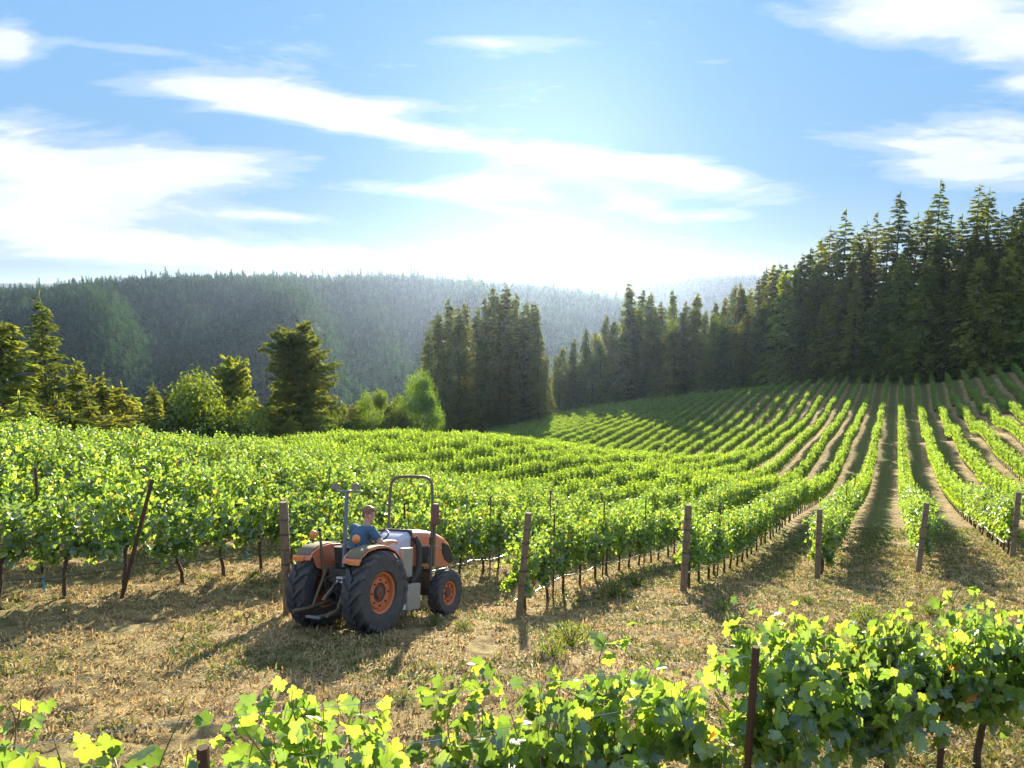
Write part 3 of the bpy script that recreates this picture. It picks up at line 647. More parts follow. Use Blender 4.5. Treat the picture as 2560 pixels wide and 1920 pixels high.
for k, (X, Y) in POSTS.items(): post(X, Y, *PH[k], PL[k], 5 if k < -1 else 4)
def steel(X, Y, H, lean, label, r=.016, grp='steel stakes among the vines'):
    e = empty('metal_stake', (X, Y, gz(X, Y))); tag(e, label, 'stake', grp)
    b = MB(); b.tube([(-lean[0]*.1, -lean[1]*.1, -.2), (0,0,0), (lean[0], lean[1], H)], r, 6); b.build('shaft', M_rust, e)
    c_ = MB()
    for i in range(5): 
        s = .3+.15*i; c_.box((lean[0]*s+r, lean[1]*s, H*s), (.02,.012,.02))
    c_.build('studs', M_rust, e); return e
p0 = at(262*.4629, 1280*.4629, 12.9)
steel(p0[0], 12.9, 2.05, (.50, .35), 'rusty stake slanting to the right through the front row on the left', .034)
p0 = at(88*.4629, 1200*.4629, 13.6); steel(p0[0], 13.6, 2.0, (.03, 0), 'dark upright stake near the left edge among the vines', .024)
for k, us, nm in [(-3, (2.2, 5.6, 9.5), 'row behind the tilted post'), (-2, (4, 9), 'row behind the thick post'), (-4, (3.5, 7.5, 11.5), 'row behind the tractor'), (-1, (5, 12, 20), 'row behind the square post'), (0, (6, 14), 'row behind the right-leaning post'), (1, (7, 15, 24), 'row behind the rightmost post')]:
    for j, du in enumerate(us):
        X, Y = xy(uv(*POSTS[k])[0]+du, VP(k)); steel(X+.05, Y, 2.05+.1*j, (.02, 0), f'{ORD[j]} brown steel stake along the {nm}', .022)
# foreground stakes
for x_, H_, r_, lean_, lb in [(1.83, 1.60, .030, (.05,.0), 'tall dark stake standing in the gap of the foreground vines'), (-1.72, 1.42, .034, (.0,.0), 'short brown stake with dry leaves in the left foreground vine'), (3.95, 1.1, .028, (0,0), 'dark stake under the dense vine at the lower right')]:
    steel(x_, 4.89+.46*x_-.12, H_, lean_, lb, r_, 'stakes of the foreground row')
# trellis wires on the foreground row
for j, (h_, nm) in enumerate([(1.45, 'uppermost trellis wire of the foreground row'), (1.15, 'middle trellis wire of the foreground row'), (.8, 'lowest trellis wire of the foreground row')]):
    pts_ = [(x_, 4.89+.46*x_-.05, gz(x_, 4.89+.46*x_)*.5+(-3.05-.28*(x_)*.46-.95+.5*0)*.5+h_) for x_ in np.linspace(-4, 7.5, 24)]
    tag(MB().tube(pts_, .0022, 4).build('trellis_wire', M_wire), nm, 'wire', 'trellis wires of the foreground row')
# drip hoses
def hose(k, u0, u1, h, lab, m_=M_hose, r_=.011, sag=.05, dv=.06):
    P = []; u = u0; j = 0
    while u <= u1:
        X, Y = xy(u, VP(k)+dv+.03*math.sin(u*1.7+k)); P.append((X, Y, gz(X, Y)+h-sag*abs(math.sin(u*math.pi/3.2))+.02*math.sin(u*2.9+k))); u += .35
    o = MB().tube(P, r_, 6).build('drip_hose', m_); tag(o, lab, 'hose', 'drip hoses'); return o
hose(-5, 5.5, 26, .46, 'black drip hose along the front row left of the tractor')
hose(-6, 3.5, 20, .46, 'dark drip hose along the second row back on the left')
us = lambda k: uv(*POSTS[k])[0]
hose(-4, us(-4)+.2, us(-4)+20, .44, 'sunlit drip hose behind the tractor bonnet', M_hose_lit, .013)
hose(-3, us(-3)+.1, us(-3)+22, .44, 'sunlit drip hose drooping behind the tilted post', M_hose_lit, .014, .1)
hose(-2, us(-2)+.5, us(-2)+24, .46, 'sunlit drip hose behind the thick post', M_hose_lit, .013)
hose(0, us(0)+.1, us(0)+16, .5, 'wavy sunlit drip hose of the row with the right-leaning post', M_hose_lit, .016, .1, -.1)
hose(1, us(1)+.1, us(1)+30, .5, 'wavy sunlit drip hose running up to the rightmost post', M_hose_lit, .018, .12, -.12)
hose(2, us(1)+2, us(1)+30, .5, 'sunlit drip hose beyond the rightmost post', M_hose_lit, .018, .12, -.12)
for (x, y, Y, lb) in [(93,1247,12.05,'blue tape hanging from the black hose near the left edge'), (534,1186,15.95,'blue tape tied to the black hose left of the tractor')]:
    X, _, Z = at(x*.4629, y*.4629, Y); b = MB()
    P = [(X+.012*math.sin(i*1.7), Y, Z-.028*i) for i in range(10)]
    for i in range(9):
        a, c_ = Vector(P[i]), Vector(P[i+1]); w_ = Vector((.016, .004, 0)); b.add([a-w_, a+w_, c_+w_, c_-w_], [(0,1,2,3)])
    o = b.build('tape', M_tape, smooth=False); so = o.modifiers.new('s', 'SOLIDIFY'); so.thickness = .003; tag(o, lb, 'tape', 'blue tapes on the drip hose')
X, _, Z = at(531*.4629, 1330*.4629, 11.9); g = gz(X, 11.9); b = MB()
b.tube([(X,11.9,g-.05),(X+.02,11.9,g+.16)], .009, 5); b.tube([(X+.02+.05*math.sin(a), 11.9, g+.21-.05*math.cos(a)) for a in [k*math.pi/8 for k in range(17)]], .009, 5)
tag(b.build('metal_eye_pin', M_rust), 'small looped metal pin standing in the dry grass behind the tractor', 'pin')
X, _, Z = at(1170*.4629, 1345*.4629, 13.9)
M_weed = leaf_mat('weed_leaf', (.05,.10,.02), (.09,.15,.03), (.16,.19,.05), .5, (2.2,1.9,.8), .04, .5)
M_straw = leaf_mat('dry_grass', (.20,.145,.06), (.41,.32,.15), (.60,.48,.26), .35, (1.4,1.25,1.0), .03, .6)
M_grass = leaf_mat('green_grass', (.06,.09,.02), (.10,.14,.035), (.20,.20,.07), .45, (2.0,1.8,.9), .03, .5)
def weed(seed, h, w_, n):
    r = random.Random(seed); P = []; Nn = []; T = []; S = []
    for k in range(n):
        a = r.uniform(0, 6.28); q = math.sqrt(r.random())*w_; z = r.random()*h*(1-.4*q/w_)
        P.append((math.cos(a)*q, math.sin(a)*q, z+.01)); Nn.append((r.gauss(0,1), r.gauss(0,1), .6)); T.append((math.cos(a)*.5, math.sin(a)*.5, 1)); S.append(r.uniform(.03,.075))
    tm = (np.array([(0,.6,0),(.22,0,.03),(0,-.5,0),(-.22,0,.03)], float), np.array([(0,3,2),(0,2,1)]))
    V, Fc = scatter_leaves(tm, P, Nn, T, S); b = MB()
    for k in range(26): a = r.uniform(0, 6.28); q = w_*r.random()**.5; b.tube([(0,0,-.03), (math.cos(a)*q*.5, math.sin(a)*q*.5, h*.4), (math.cos(a)*q, math.sin(a)*q, h*.8)], [.006,.004,.002], 3, cap=False)
    tr_ = []
    for f in b.f: tr_ += [(f[0], f[1], f[2]), (f[0], f[2], f[3])]
    return np_mesh('weed', np.concatenate([V, np.array([tuple(v) for v in b.v])]), np.concatenate([Fc, np.array(tr_)+len(V)]), M_weed)
WD = [weed(s, .38, .30, 420) for s in range(3)]
for i, (x, y, s, lb) in enumerate([(1232,1395,1.15,'tall green weed right of the foot of the tilted post'),(1192,1418,.8,'weed in the shadow below the tilted post'),(1325,1290,1.1,'weed in the vine shadow between the tilted post and the thick post'),(1375,1268,.9,'weed just left of the thick post in shadow'),(1002,1362,.55,'small green weed in front of the front tractor wheel'),
 (1745,1305,.6,'low yellowish weed at the foot of the square-topped post'),(1870,1345,1.0,'leafy weed in the dark shadow left of the right-leaning post'),(1935,1375,.9,'weed at the tip of the shadow below the right-leaning post'),(1560,1320,.7,'weed beside the shadow right of the thick post'),(940,1350,.5,'small weed at the edge of the tractor shadow'),(870,1520,.5,'tiny weed in the open dry grass below the tractor'),(2010,1330,.8,'weed on the lit strip below the right-leaning post')]):
    r_ = ratio(y*.4629); Yg = 12.
    for _ in range(30):
        X, _, Z = at(x*.4629, y*.4629, Yg); Yg += (Z-gz(X, Yg))*2.2
    o = link('weed', WD[i % 3]); o.location = (X, Yg, gz(X, Yg)); o.scale = (s, s, s); o.rotation_euler = (0,0,i*1.3); tag(o, lb, 'weed', 'green weeds in the dry grass')
# dry grass cover near the camera
def grass(name, n, region, hmin, hmax, m_, blades, lab, dens=None, wd=.006):
    r = np.random.RandomState(5+n % 97); x0, x1, y0, y1 = region
    Y = y0+(y1-y0)*r.rand(n)**1.15; X = (r.rand(n)*1.6-.8)*(Y*1.02+1.5)
    k = (X > x0) & (X < x1); X, Y = X[k], Y[k]
    if dens: 
        k = np.array([dens(a, b_) for a, b_ in zip(X, Y)]); X, Y = X[k], Y[k]
    Z = np.array([gz(a, b_) for a, b_ in zip(X, Y)])
    X = np.repeat(X, blades)+r.randn(len(X)*blades)*.035; Y = np.repeat(Y, blades)+r.randn(len(Y)*blades)*.035; Z = np.repeat(Z, blades)
    N = len(X); h = hmin+(hmax-hmin)*r.rand(N)**2; a = r.rand(N)*6.283; ln = r.rand(N)*1.3+.2; w_ = wd*(1+Y*.07)*(.6+.8*r.rand(N)); dx, dy = np.cos(a), np.sin(a)
    s = np.stack([-dy, dx, 0*dx], 1)*w_[:, None]; B = np.stack([X, Y, Z-.01], 1)
    Mi = B+np.stack([dx*h*ln*.4, dy*h*ln*.4, h*.65], 1); Tp = B+np.stack([dx*h*ln*1.25, dy*h*ln*1.25, h*(1.05-.35*ln)], 1)
    V = np.stack([B-s, B+s, Mi-s*.7, Mi+s*.7, Tp], 1).reshape(-1, 3); b_ = np.arange(N)[:, None]*5
    Fc = np.concatenate([b_+[0,1,3], b_+[0,3,2], b_+[2,3,4]], 1).reshape(-1, 3)
    o = link(name, np_mesh(name, V, Fc, m_)); tag(o, lab, 'grass', None, 'stuff'); return o
def pat(s, th, o_=0): return lambda x, y: mnoise.noise((x*s+o_, y*s, o_)) > th
grass('dry_grass', 52000, (-14, 24, 3.2, 27), .02, .11, M_straw, 5, 'straw-coloured mown dry grass covering the headland', pat(1.1, -.32))
gp_ = lambda x, y: mnoise.noise((x*.55+4, y*.55, 4))*1.0+.45*mnoise.noise((x*2.3, y*2.3, 9)) > (.16 if x < 0 else max(-.42, .06-.07*x))
grass('green_grass', 60000, (-14, 24, 3.2, 34), .03, .13, M_grass, 4, 'patches of short green grass among the dry grass', gp_)
# ------------------------------------------------------------------ tractor
M_or = plain('orange_paint', (.72,.19,.085), .38, 0, .8, (.36,.23,.15), 9, .05, .3)
M_or2 = plain('orange_rim_paint', (.66,.19,.06), .5, 0, .5, (.30,.17,.10), 9, .05)
M_tyre = plain('tyre_rubber', (.055,.060,.068), .7, 0, .6, (.15,.12,.085), 6, .3)
M_cast = plain('dusty_cast_iron', (.055,.052,.045), .7, .2, .6, (.16,.12,.07), 8, .2)
M_olive = plain('dusty_steel_arms', (.15,.13,.08), .6, .3, .5, (.25,.19,.11), 10, .15)
M_grey = plain('grey_sheet_metal', (.34,.33,.29), .5, .1, .3, (.25,.2,.13), 6, .05)
M_cowl = plain('pale_blue_cowl', (.50,.55,.66), .4, 0, .25, (.35,.3,.25), 5, .03)
M_seat = plain('black_vinyl', (.03,.03,.03), .5, 0, .4, (.12,.1,.07), 7, .1)
M_rubber = plain('fender_mat', (.17,.15,.09), .8, 0, .5, (.24,.2,.13), 9, .2)
M_rops = plain('rollbar_paint', (.13,.11,.10), .45, .1, .3, (.2,.15,.1), 6, .05)
M_blue = plain('blue_grey_mast', (.16,.20,.27), .45, .2, .3, (.22,.2,.16), 7, .05)
M_muf = plain('rusty_muffler', (.19,.10,.075), .7, .3, .4, (.25,.13,.07), 14, .2)
M_mesh = plain('black_grille', (.02,.02,.02), .6, 0, .3, (.1,.08,.06), 30, .5)
M_lamp = plain('amber_lens', (.85,.26,.06), .25, 0, .15, (.4,.2,.1), 6, 0, .6)
M_lampw = plain('work_lamp', (.28,.22,.18), .4, .1, .2)
M_white = plain('white_plastic', (.7,.7,.72), .4, 0, .15)
M_steelb = plain('bright_drawbar', (.22,.26,.28), .4, .5, .4, (.2,.16,.1), 10, .1)
TR_X, TR_Y, TR_A = -2.79, 12.26, R(60)
fw = Vector((math.cos(TR_A), math.sin(TR_A), 0)); lf = Vector((-fw.y, fw.x, 0))
def gp(a, b): q = Vector((TR_X, TR_Y, 0))+fw*a+lf*b; return Vector((q.x, q.y, gz(q.x, q.y)))
c_r = (gp(0, .6)+gp(0, -.6))/2; c_f = (gp(2, .5)+gp(2, -.5))/2
xa = (c_f-c_r).normalized(); ya = (gp(0,.6)-gp(0,-.6)).normalized(); za = xa.cross(ya).normalized(); ya = za.cross(xa)
TM = Matrix((( xa.x, ya.x, za.x, c_r.x), (xa.y, ya.y, za.y, c_r.y), (xa.z, ya.z, za.z, c_r.z-.025), (0,0,0,1)))
tr = empty('tractor'); tr.matrix_world = TM
tag(tr, 'orange vineyard tractor with roll bar driving away across the dry grass, driver aboard', 'tractor')
RY = Matrix.Rotation(R(-90), 4, 'X')          # lathe axis (z) -> local +y
def wheel(x, y, Rr, w, rimR, nl, name, side):
    e = empty(name); e.parent = tr; e.location = (x, y, Rr); b = MB(); h = w/2
    prof = [(rimR, -h*.75), (rimR+.02, -h*.9), (Rr*.80, -h*1.0), (Rr*.87, -h*.97), (Rr*.915, -h*.80), (Rr*.925, 0), (Rr*.915, h*.80), (Rr*.87, h*.97), (Rr*.80, h*1.0), (rimR+.02, h*.9), (rimR, h*.75), (rimR-.01, 0), (rimR, -h*.75)]
    b.lathe(prof, 48, RY)
    for i in range(nl):
        for sd in (-1, 1):
            th0 = 2*math.pi*(i+(.5 if sd > 0 else 0))/nl; rings = []
            for q in range(6):
                s = q/5; th = th0 - s*.30*(.68/Rr)**.5*1.2; yy = sd*(h*1.04*s - .01*(1-s)); rr_ = Rr*(1.0 if s < .75 else 1.0-.10*(s-.75)*4)
                wd = (.040+.014*s)*Rr/.68; ri = rr_-Rr*.10 if s < .8 else rr_-Rr*.12
                def P(r_, t_): return Vector((r_*math.cos(t_), yy, r_*math.sin(t_)))
                rings.append([P(ri, th-wd/Rr*1.2), P(rr_, th-wd/Rr*.8), P(rr_, th+wd/Rr*.8), P(ri, th+wd/Rr*1.2)])
            b.loft(rings)
    b.build('tyre', M_tyre, e, ang=30)
    m = MB(); s = side
    m.lathe([(rimR+.012, h*.80*s), (rimR+.015, h*.72*s), (rimR-.03, h*.62*s), (rimR-.045, h*.30*s), (rimR*.80, h*.25*s), (rimR*.74, h*.42*s), (rimR*.50, h*.46*s), (rimR*.47, h*.40*s)], 40, RY)
    m.lathe([(rimR+.012, -h*.80*s), (rimR-.03, -h*.62*s), (rimR-.045, h*.28*s)], 32, RY)
    m.build('rim', M_or2, e)
    hb = MB(); hb.lathe([(rimR*.52, h*.38*s), (rimR*.48, h*.30*s), (rimR*.30, h*.30*s), (rimR*.26, h*.50*s), (rimR*.12, h*.54*s), (.001, h*.54*s)], 24, RY); hb.build('hub', M_muf, e)
    bl = MB()
    for i in range(8):
        a = 2*math.pi*i/8; bl.lathe([(.016, 0), (.016, .022*s), (.001, .024*s)], 6, Matrix.Translation((math.cos(a)*rimR*.62, h*.44*s, math.sin(a)*rimR*.62)) @ RY)
    bl.build('bolts', M_cast, e)
    return e
wheel(0, .60, .68, .40, .335, 17, 'rear_wheel', 1); wheel(0, -.60, .68, .40, .335, 17, 'rear_wheel', -1)
wheel(2.12, .56, .44, .27, .22, 15, 'front_wheel', 1); wheel(2.12, -.56, .44, .27, .22, 15, 'front_wheel', -1)
b = MB(); b.box((.1,0,.66), (.62,.42,.42), ch=.05).box((.75,0,.60), (.9,.34,.34), ch=.05).box((0,0,.68), (.20,.95,.20), ch=.04).box((1.65,0,.66), (1.2,.34,.34), ch=.03).box((1.93,0,.45), (.14,.95,.13), ch=.03)
b.box((-.02,.33,.64),(.3,.12,.3),ch=.03).box((-.02,-.33,.64),(.3,.12,.3),ch=.03).box((1.5,0,.93), (.9,.36,.36), ch=.02)
b.build('chassis', M_cast, tr, bevel=.01)
# bonnet
rings = []
for x, wd, zb, zt in [(1.08,.30,.98,1.60),(1.25,.31,.96,1.615),(1.55,.31,.93,1.60),(1.85,.30,.90,1.55),(2.10,.285,.88,1.46),(2.28,.265,.86,1.34),(2.40,.24,.85,1.18),(2.46,.21,.85,1.0)]:
    rg = [(-wd, zb)]; 
    for k in range(9):
        a = math.pi-math.pi*k/8; cx = math.cos(a); sx_ = math.sin(a)
        rg.append((wd*math.copysign(abs(cx)**.45, cx), zt-.17+.17*sx_**.8 if zt-.17 > zb else zb+(zt-zb)*sx_))
    rg.append((wd, zb)); rings.append([Vector((1.30+(x-1.08)*1.13, p*1.08, q)) for p, q in rg])
b = MB(); b.loft(rings); bn = b.build('bonnet', M_or, tr, bevel=.008, ang=50)
for sd in (-1, 1):
    g = MB(); g.add([(1.30,sd*.318,1.00),(1.62,sd*.318,.99),(1.62,sd*.318,1.22),(1.56,sd*.318,1.30),(1.36,sd*.318,1.30),(1.30,sd*.318,1.22)]+[(1.30,sd*.29,1.00),(1.62,sd*.29,.99),(1.62,sd*.29,1.22),(1.56,sd*.29,1.30),(1.36,sd*.29,1.30),(1.30,sd*.29,1.22)], [(0,1,2,3,4,5),(11,10,9,8,7,6)]+[(i,(i+1)%6,6+(i+1)%6,6+i) for i in range(6)])
    g.v = [(1.30+(x-1.08)*1.13, y*1.08, z) for x, y, z in g.v]; g.build('side_grille', M_mesh, bn)
    g = MB(); P_ = [(2.0,.302,1.34),(2.20,.283,1.28),(2.36,.258,1.10),(2.385,.25,.95),(2.30,.264,.91),(2.10,.292,1.0),(2.0,.302,1.15)]
    n_ = len(P_); g.add([(x, sd*(y+.008), z) for x, y, z in P_]+[(x, sd*(y-.02), z) for x, y, z in P_], [tuple(range(n_)), tuple(range(n_, 2*n_))[::-1]]+[(i,(i+1)%n_,n_+(i+1)%n_,n_+i) for i in range(n_)])
    g.v = [(1.30+(x-1.08)*1.13, y*1.08, z) for x, y, z in g.v]; g.build('front_grille', M_mesh, bn)
    MB().tube([(1.34,sd*.341,1.33),(1.72,sd*.348,1.33),(2.12,sd*.337,1.30),(2.27,sd*.326,1.24)], .008, 6).build('trim_line', M_cowl, bn)
MB().box((2.86,0,1.10), (.03,.30,.16), ch=.02).build('headlight', M_white, bn, bevel=.01)
# dash cowl, steering wheel
rings = []
for x, wd, z0, z1 in [(1.30,.33,.95,1.59),(1.14,.32,.95,1.55),(.98,.26,.95,1.46),(.88,.17,1.0,1.36)]:
    rings.append([Vector((x,-wd,z0)),Vector((x,-wd,z1-.08)),Vector((x,-wd*.8,z1)),Vector((x,wd*.8,z1)),Vector((x,wd,z1-.08)),Vector((x,wd,z0))])
MB().loft(rings).build('dashboard_cowl', M_cowl, tr, bevel=.012)
MB().box((1.31,0,1.30),(.035,.70,.66),ch=.01).build('firewall', M_seat, tr, bevel=.01)
SWM = Matrix.Translation((.74,.0,1.52)) @ Matrix.Rotation(R(-32), 4, 'Y')
se = empty('steering_wheel'); se.parent = tr
b = MB(); b.tube([SWM @ Vector((.205*math.cos(a), .205*math.sin(a), 0)) for a in [k*math.pi/14 for k in range(29)]], .016, 8, cap=False); b.build('wheel_rim', M_seat, se)
b = MB(); b.lathe([(.045,-.02),(.05,.01),(.001,.02)], 14, SWM)
for a in (0, 2.1, 4.2): b.tube([SWM @ Vector((0,0,0)), SWM @ Vector((.2*math.cos(a), .2*math.sin(a), 0))], .011, 6)
b.build('spokes', M_seat, se); MB().tube([SWM @ Vector((0,0,0)), (.95,0,1.28)], .03, 10).build('column', M_seat, se)
# seat
b = MB(); b.box((.16,0,1.03), (.46,.46,.12), ch=.06); st = b.build('seat', M_seat, tr, bevel=.03)
MB().box((-.10,0,1.22), (.12,.44,.36), Matrix.Rotation(R(-12),3,'Y'), ch=.05).build('seat_back', M_seat, st, bevel=.03)
MB().box((.12,0,.93), (.36,.34,.12), ch=.02).build('seat_base', M_cast, st)
MB().box((.55,0,.86),(.75,.62,.04)).build('floor_plate', M_cast, tr)
# fenders
for sd in (-1, 1):
    rings = []
    for x, z in [(-.56,1.20),(-.50,1.30),(-.35,1.385),(-.1,1.425),(.15,1.42),(.36,1.35),(.50,1.23),(.56,1.10)]:
        y0, y1 = sd*.34, sd*.71
        if sd < 0: y0, y1 = y1, y0
        rings.append([Vector((x,y0,z-.03)),Vector((x,y0,z)),Vector((x,y1,z)),Vector((x,y1,z-.03))])
    fe = MB().loft(rings).build('fender', M_or, tr, bevel=.012)
    rings = []
    for x, z in [(-.53,1.262),(-.49,1.318),(-.36,1.386),(-.1,1.427),(.15,1.422),(.34,1.36)]:
        y0, y1 = sorted((sd*.385, sd*.695)); rings.append([Vector((x,y0,z-.01)),Vector((x,y0,z+.014)),Vector((x,y1,z+.014)),Vector((x,y1,z-.01))])
    MB().loft(rings).build('fender_mat', M_rubber, fe, bevel=.005)
    # inner skirt
    P_ = [(-.52,1.24),(-.35,1.36),(-.1,1.40),(.15,1.395),(.36,1.32),(.5,1.2),(.5,.95),(-.1,.95),(-.4,1.05)]; n_ = len(P_)
    MB().add([(x, sd*.345, z) for x, z in P_]+[(x, sd*.325, z) for x, z in P_], [tuple(range(n_)), tuple(range(n_,2*n_))[::-1]]+[(i,(i+1)%n_,n_+(i+1)%n_,n_+i) for i in range(n_)]).build('inner_skirt', M_or if sd > 0 else M_cast, fe)
    MB().box((-.575,sd*.60,1.20), (.06,.24,.08), ch=.02).build('tail_light', M_lamp, fe, bevel=.015)
    e = empty('indicator_lamp'); e.parent = tr; p_ = (-.33, .52, 1.44) if sd > 0 else (-.22, -.33, 1.40)
    MB().tube([p_, (p_[0], p_[1], p_[2]+.07)], .014, 6).build('stalk', M_cast, e)
    MB().ball((p_[0], p_[1], p_[2]+.14), (.070,.070,.075), 16, 10).build('lens', M_lamp, e)
# rear mast with work lamps
ma = empty('lamp_mast'); ma.parent = tr
MB().box((-.27,-.13,1.70), (.05,.05,1.24)).build('post', M_blue, ma, bevel=.006)
MB().box((-.27,-.16,2.32), (.06,.58,.035), Matrix.Rotation(R(0),3,'X')).build('crossbar', M_blue, ma, bevel=.006)
for y in (.11, -.31):
    wl = MB(); wl.box((-.28,y,2.40), (.10,.13,.10), ch=.025).tube([(-.27,y,2.30),(-.27,y,2.37)], .012, 6); wl.build('work_lamp', M_lampw, ma, bevel=.012)
# roll bar in front of the driver
for_ = [(.98,.44,.70),(.98,.44,1.3),(.98,.44,2.0),(.98,.425,2.35),(.98,.40,2.50),(.98,.32,2.58),(.98,.18,2.60),(.98,0,2.605),(.98,-.18,2.60),(.98,-.32,2.58),(.98,-.40,2.50),(.98,-.425,2.35),(.98,-.44,2.0),(.98,-.44,1.3),(.98,-.44,.70)]
for_ = [(1.70, y*1.15, z) for x, y, z in for_]
MB().tube(bez(for_, 4), .028, 10).build('roll_bar', M_rops, tr)
for sd in (-1, 1):
    MB().box((1.70,sd*.505,1.42), (.08,.07,.14), ch=.01).build('roll_bar_hinge', M_cast, tr, bevel=.006)
# exhaust by the right post
ex = empty('exhaust'); ex.parent = tr
MB().tube([(1.74,-.54,.95),(1.74,-.54,1.72)], .028, 10).build('pipe', M_olive, ex)
MB().lathe([(.001,1.70),(.05,1.70),(.07,1.73),(.075,1.80),(.075,2.05),(.06,2.10),(.001,2.11)], 18, Matrix.Translation((1.70,-.57,0))).build('muffler', M_muf, ex)
MB().tube(bez([(1.36,-.36,1.50),(1.42,-.42,1.35),(1.42,-.44,1.1),(1.36,-.44,.85),(1.25,-.40,.70)], 6), .055, 12).build('air_hose', M_seat, tr)
MB().tube([(1.52,-.40,1.35),(1.52,-.42,1.0),(1.48,-.42,.85)], .018, 8).build('hydraulic_pipe', M_olive, tr)
MB().lathe([(.001,0),(.045,0),(.05,.02),(.05,.14),(.03,.17),(.001,.17)], 14, Matrix.Translation((1.75,-.46,.98))).build('filter_canister', M_grey, tr)
MB().box((.80,-.60,1.10), (.30,.11,.50), taper=(1,1), ch=.02).build('tool_box', M_grey, tr, bevel=.015)
sb = MB().box((.96,-.62,.50), (.40,.14,.44), ch=.02).build('step_box', M_grey, tr, bevel=.015)
MB().box((.68,-.62,.44), (.14,.14,.26), ch=.02).build('battery_box', M_white, tr, bevel=.012)
MB().tube([(.86,-.56,.95),(.88,-.58,.72),(.92,-.58,.60)], .03, 8).build('box_bracket', M_cast, tr)
MB().box((.55,-.33,1.36), (.34,.12,.09), ch=.02).build('control_console', M_or, tr, bevel=.015)
MB().box((.63,-.34,1.40), (.16,.11,.10), ch=.02).build('console_cap', M_white, tr, bevel=.02)
# rear linkage
for sd in (-1, 1):
    MB().tube([(-.20,sd*.20,.50),(-.62,sd*.30,.42),(-.88,sd*.36,.40)], [.032,.028,.034], 8).build('lower_link', M_olive, tr)
    MB().tube([(-.28,sd*.24,1.02),(-.52,sd*.27,.46)], .024, 8).build('lift_rod', M_olive, tr)
    MB().tube([(-.10,sd*.20,1.02),(-.30,sd*.24,1.04)], .036, 8).build('lift_arm', M_olive, tr)
    MB().tube([(-.15,sd*.10,.46),(-.60,sd*.16,.40)], .012, 6).build('stabiliser_chain', M_cast, tr)
MB().tube([(-.22,0,.86),(-.50,.02,.62),(-.56,.02,.55)], [.03,.034,.045], 10).build('top_link', M_olive, tr)
MB().box((-.48,0,.32), (.62,.09,.035)).box((-.78,.0,.33),(.07,.30,.04)).build('drawbar', M_steelb, tr, bevel=.006)
MB().lathe([(.075,0),(.085,-.03),(.08,-.14),(.07,-.15)], 14, Matrix.Translation((-.20,0,.60)) @ Matrix.Rotation(R(90),4,'Y')).build('power_shaft_guard', M_cast, tr)
MB().tube([(-.42,.30,1.66),(-.34,.30,1.30),(-.25,.28,.80)], [.02,.022,.026], 8).build('hand_lever', M_olive, tr)
MB().ball((-.43,.30,1.68), .035, 10, 8).build('lever_knob', M_seat, tr)
b = MB()
for i in range(6): b.lathe([(.001,-.05),(.02,-.05),(.022,0),(.02,.02)], 10, Matrix.Translation((-.26,-.13+.05*(i % 3),.90-.06*(i//3))) @ Matrix.Rotation(R(90),4,'Y'))
b.build('hydraulic_couplers', M_white, tr)
b = MB(); 
for p in ([(-.24,-.1,.9),(-.36,-.05,.8),(-.30,.1,.72)], [(-.24,0,.95),(-.4,.1,.9),(-.28,.2,.7)], [(-.2,-.2,1.0),(-.35,-.22,.85),(-.2,-.18,.7)]): b.tube(bez(p, 5), .014, 6)
b.build('hydraulic_hoses', M_seat, tr)
MB().box((-.13,0,.92),(.22,.50,.22),ch=.03).build('lift_housing', M_cast, tr, bevel=.01)
# ------------------------------------------------------------------ driver
def skinm(name, col, rough=.55, sub=.1):
    m, t, b = mat(name); n = noise_(t, 30, 4, .6, objc(t)); t.links.new(mixc(t, math_(t, 'MULTIPLY', n, .35), col, tuple(c*.7 for c in col)), b.inputs['Base Color'])
    b.inputs['Roughness'].default_value = rough; b.inputs['Subsurface Weight'].default_value = sub; b.inputs['Subsurface Radius'].default_value = (.02,.008,.004); return m
M_skin = skinm('skin', (.55,.31,.21)); M_hair = plain('brown_hair', (.24,.13,.075), .6, 0, 0, bmp=.8, scale=25)
M_shirt = plain('blue_shirt_cloth', (.060,.125,.20), .85, 0, .15, (.12,.15,.18), 12, .3); M_jean = plain('denim', (.06,.08,.13), .9, 0, .2, scale=20)
M_boot = plain('leather_boot', (.10,.06,.04), .7)
pe = empty('person'); pe.matrix_world = TM @ Matrix.Translation((.12,0,1.04)) @ Matrix.Scale(1.15, 4) @ Matrix.Translation((-.14,0,-1.05))
tag(pe, 'man with short brown hair in a blue t-shirt sitting on the orange tractor, looking sideways', 'person')
def remesh(o, vox, it=6, fac=.5):
    m = o.modifiers.new('r', 'REMESH'); m.mode = 'VOXEL'; m.voxel_size = vox; m.use_smooth_shade = True
    s = o.modifiers.new('s', 'SMOOTH'); s.iterations = it; s.factor = fac; return o
PV = Vector((.14,0,1.16)); CH = Vector((.28,-.02,1.49)); NK = Vector((.35,-.03,1.66)); HD = Vector((.39,-.05,1.815))
SHL, SHR = Vector((.33,.17,1.60)), Vector((.28,-.20,1.58)); ELL, ELR = Vector((.46,.27,1.46)), Vector((.33,-.37,1.40)); WRL, WRR = Vector((.66,.16,1.53)), Vector((.58,-.36,1.42))
HM = Matrix.Translation(HD) @ Matrix.Rotation(R(-84), 4, 'Z') @ Matrix.Rotation(R(4), 4, 'Y')   # face looks along local +x
b = MB()
b.ball(PV, (.13,.16,.11)).tube([PV, PV.lerp(CH,.5), CH, NK-Vector((0,0,.06))], [.135,.13,.15,.09], 14).tube([NK-Vector((0,0,.06)), HD+Vector((0,0,-.03))], [.062,.055], 12)
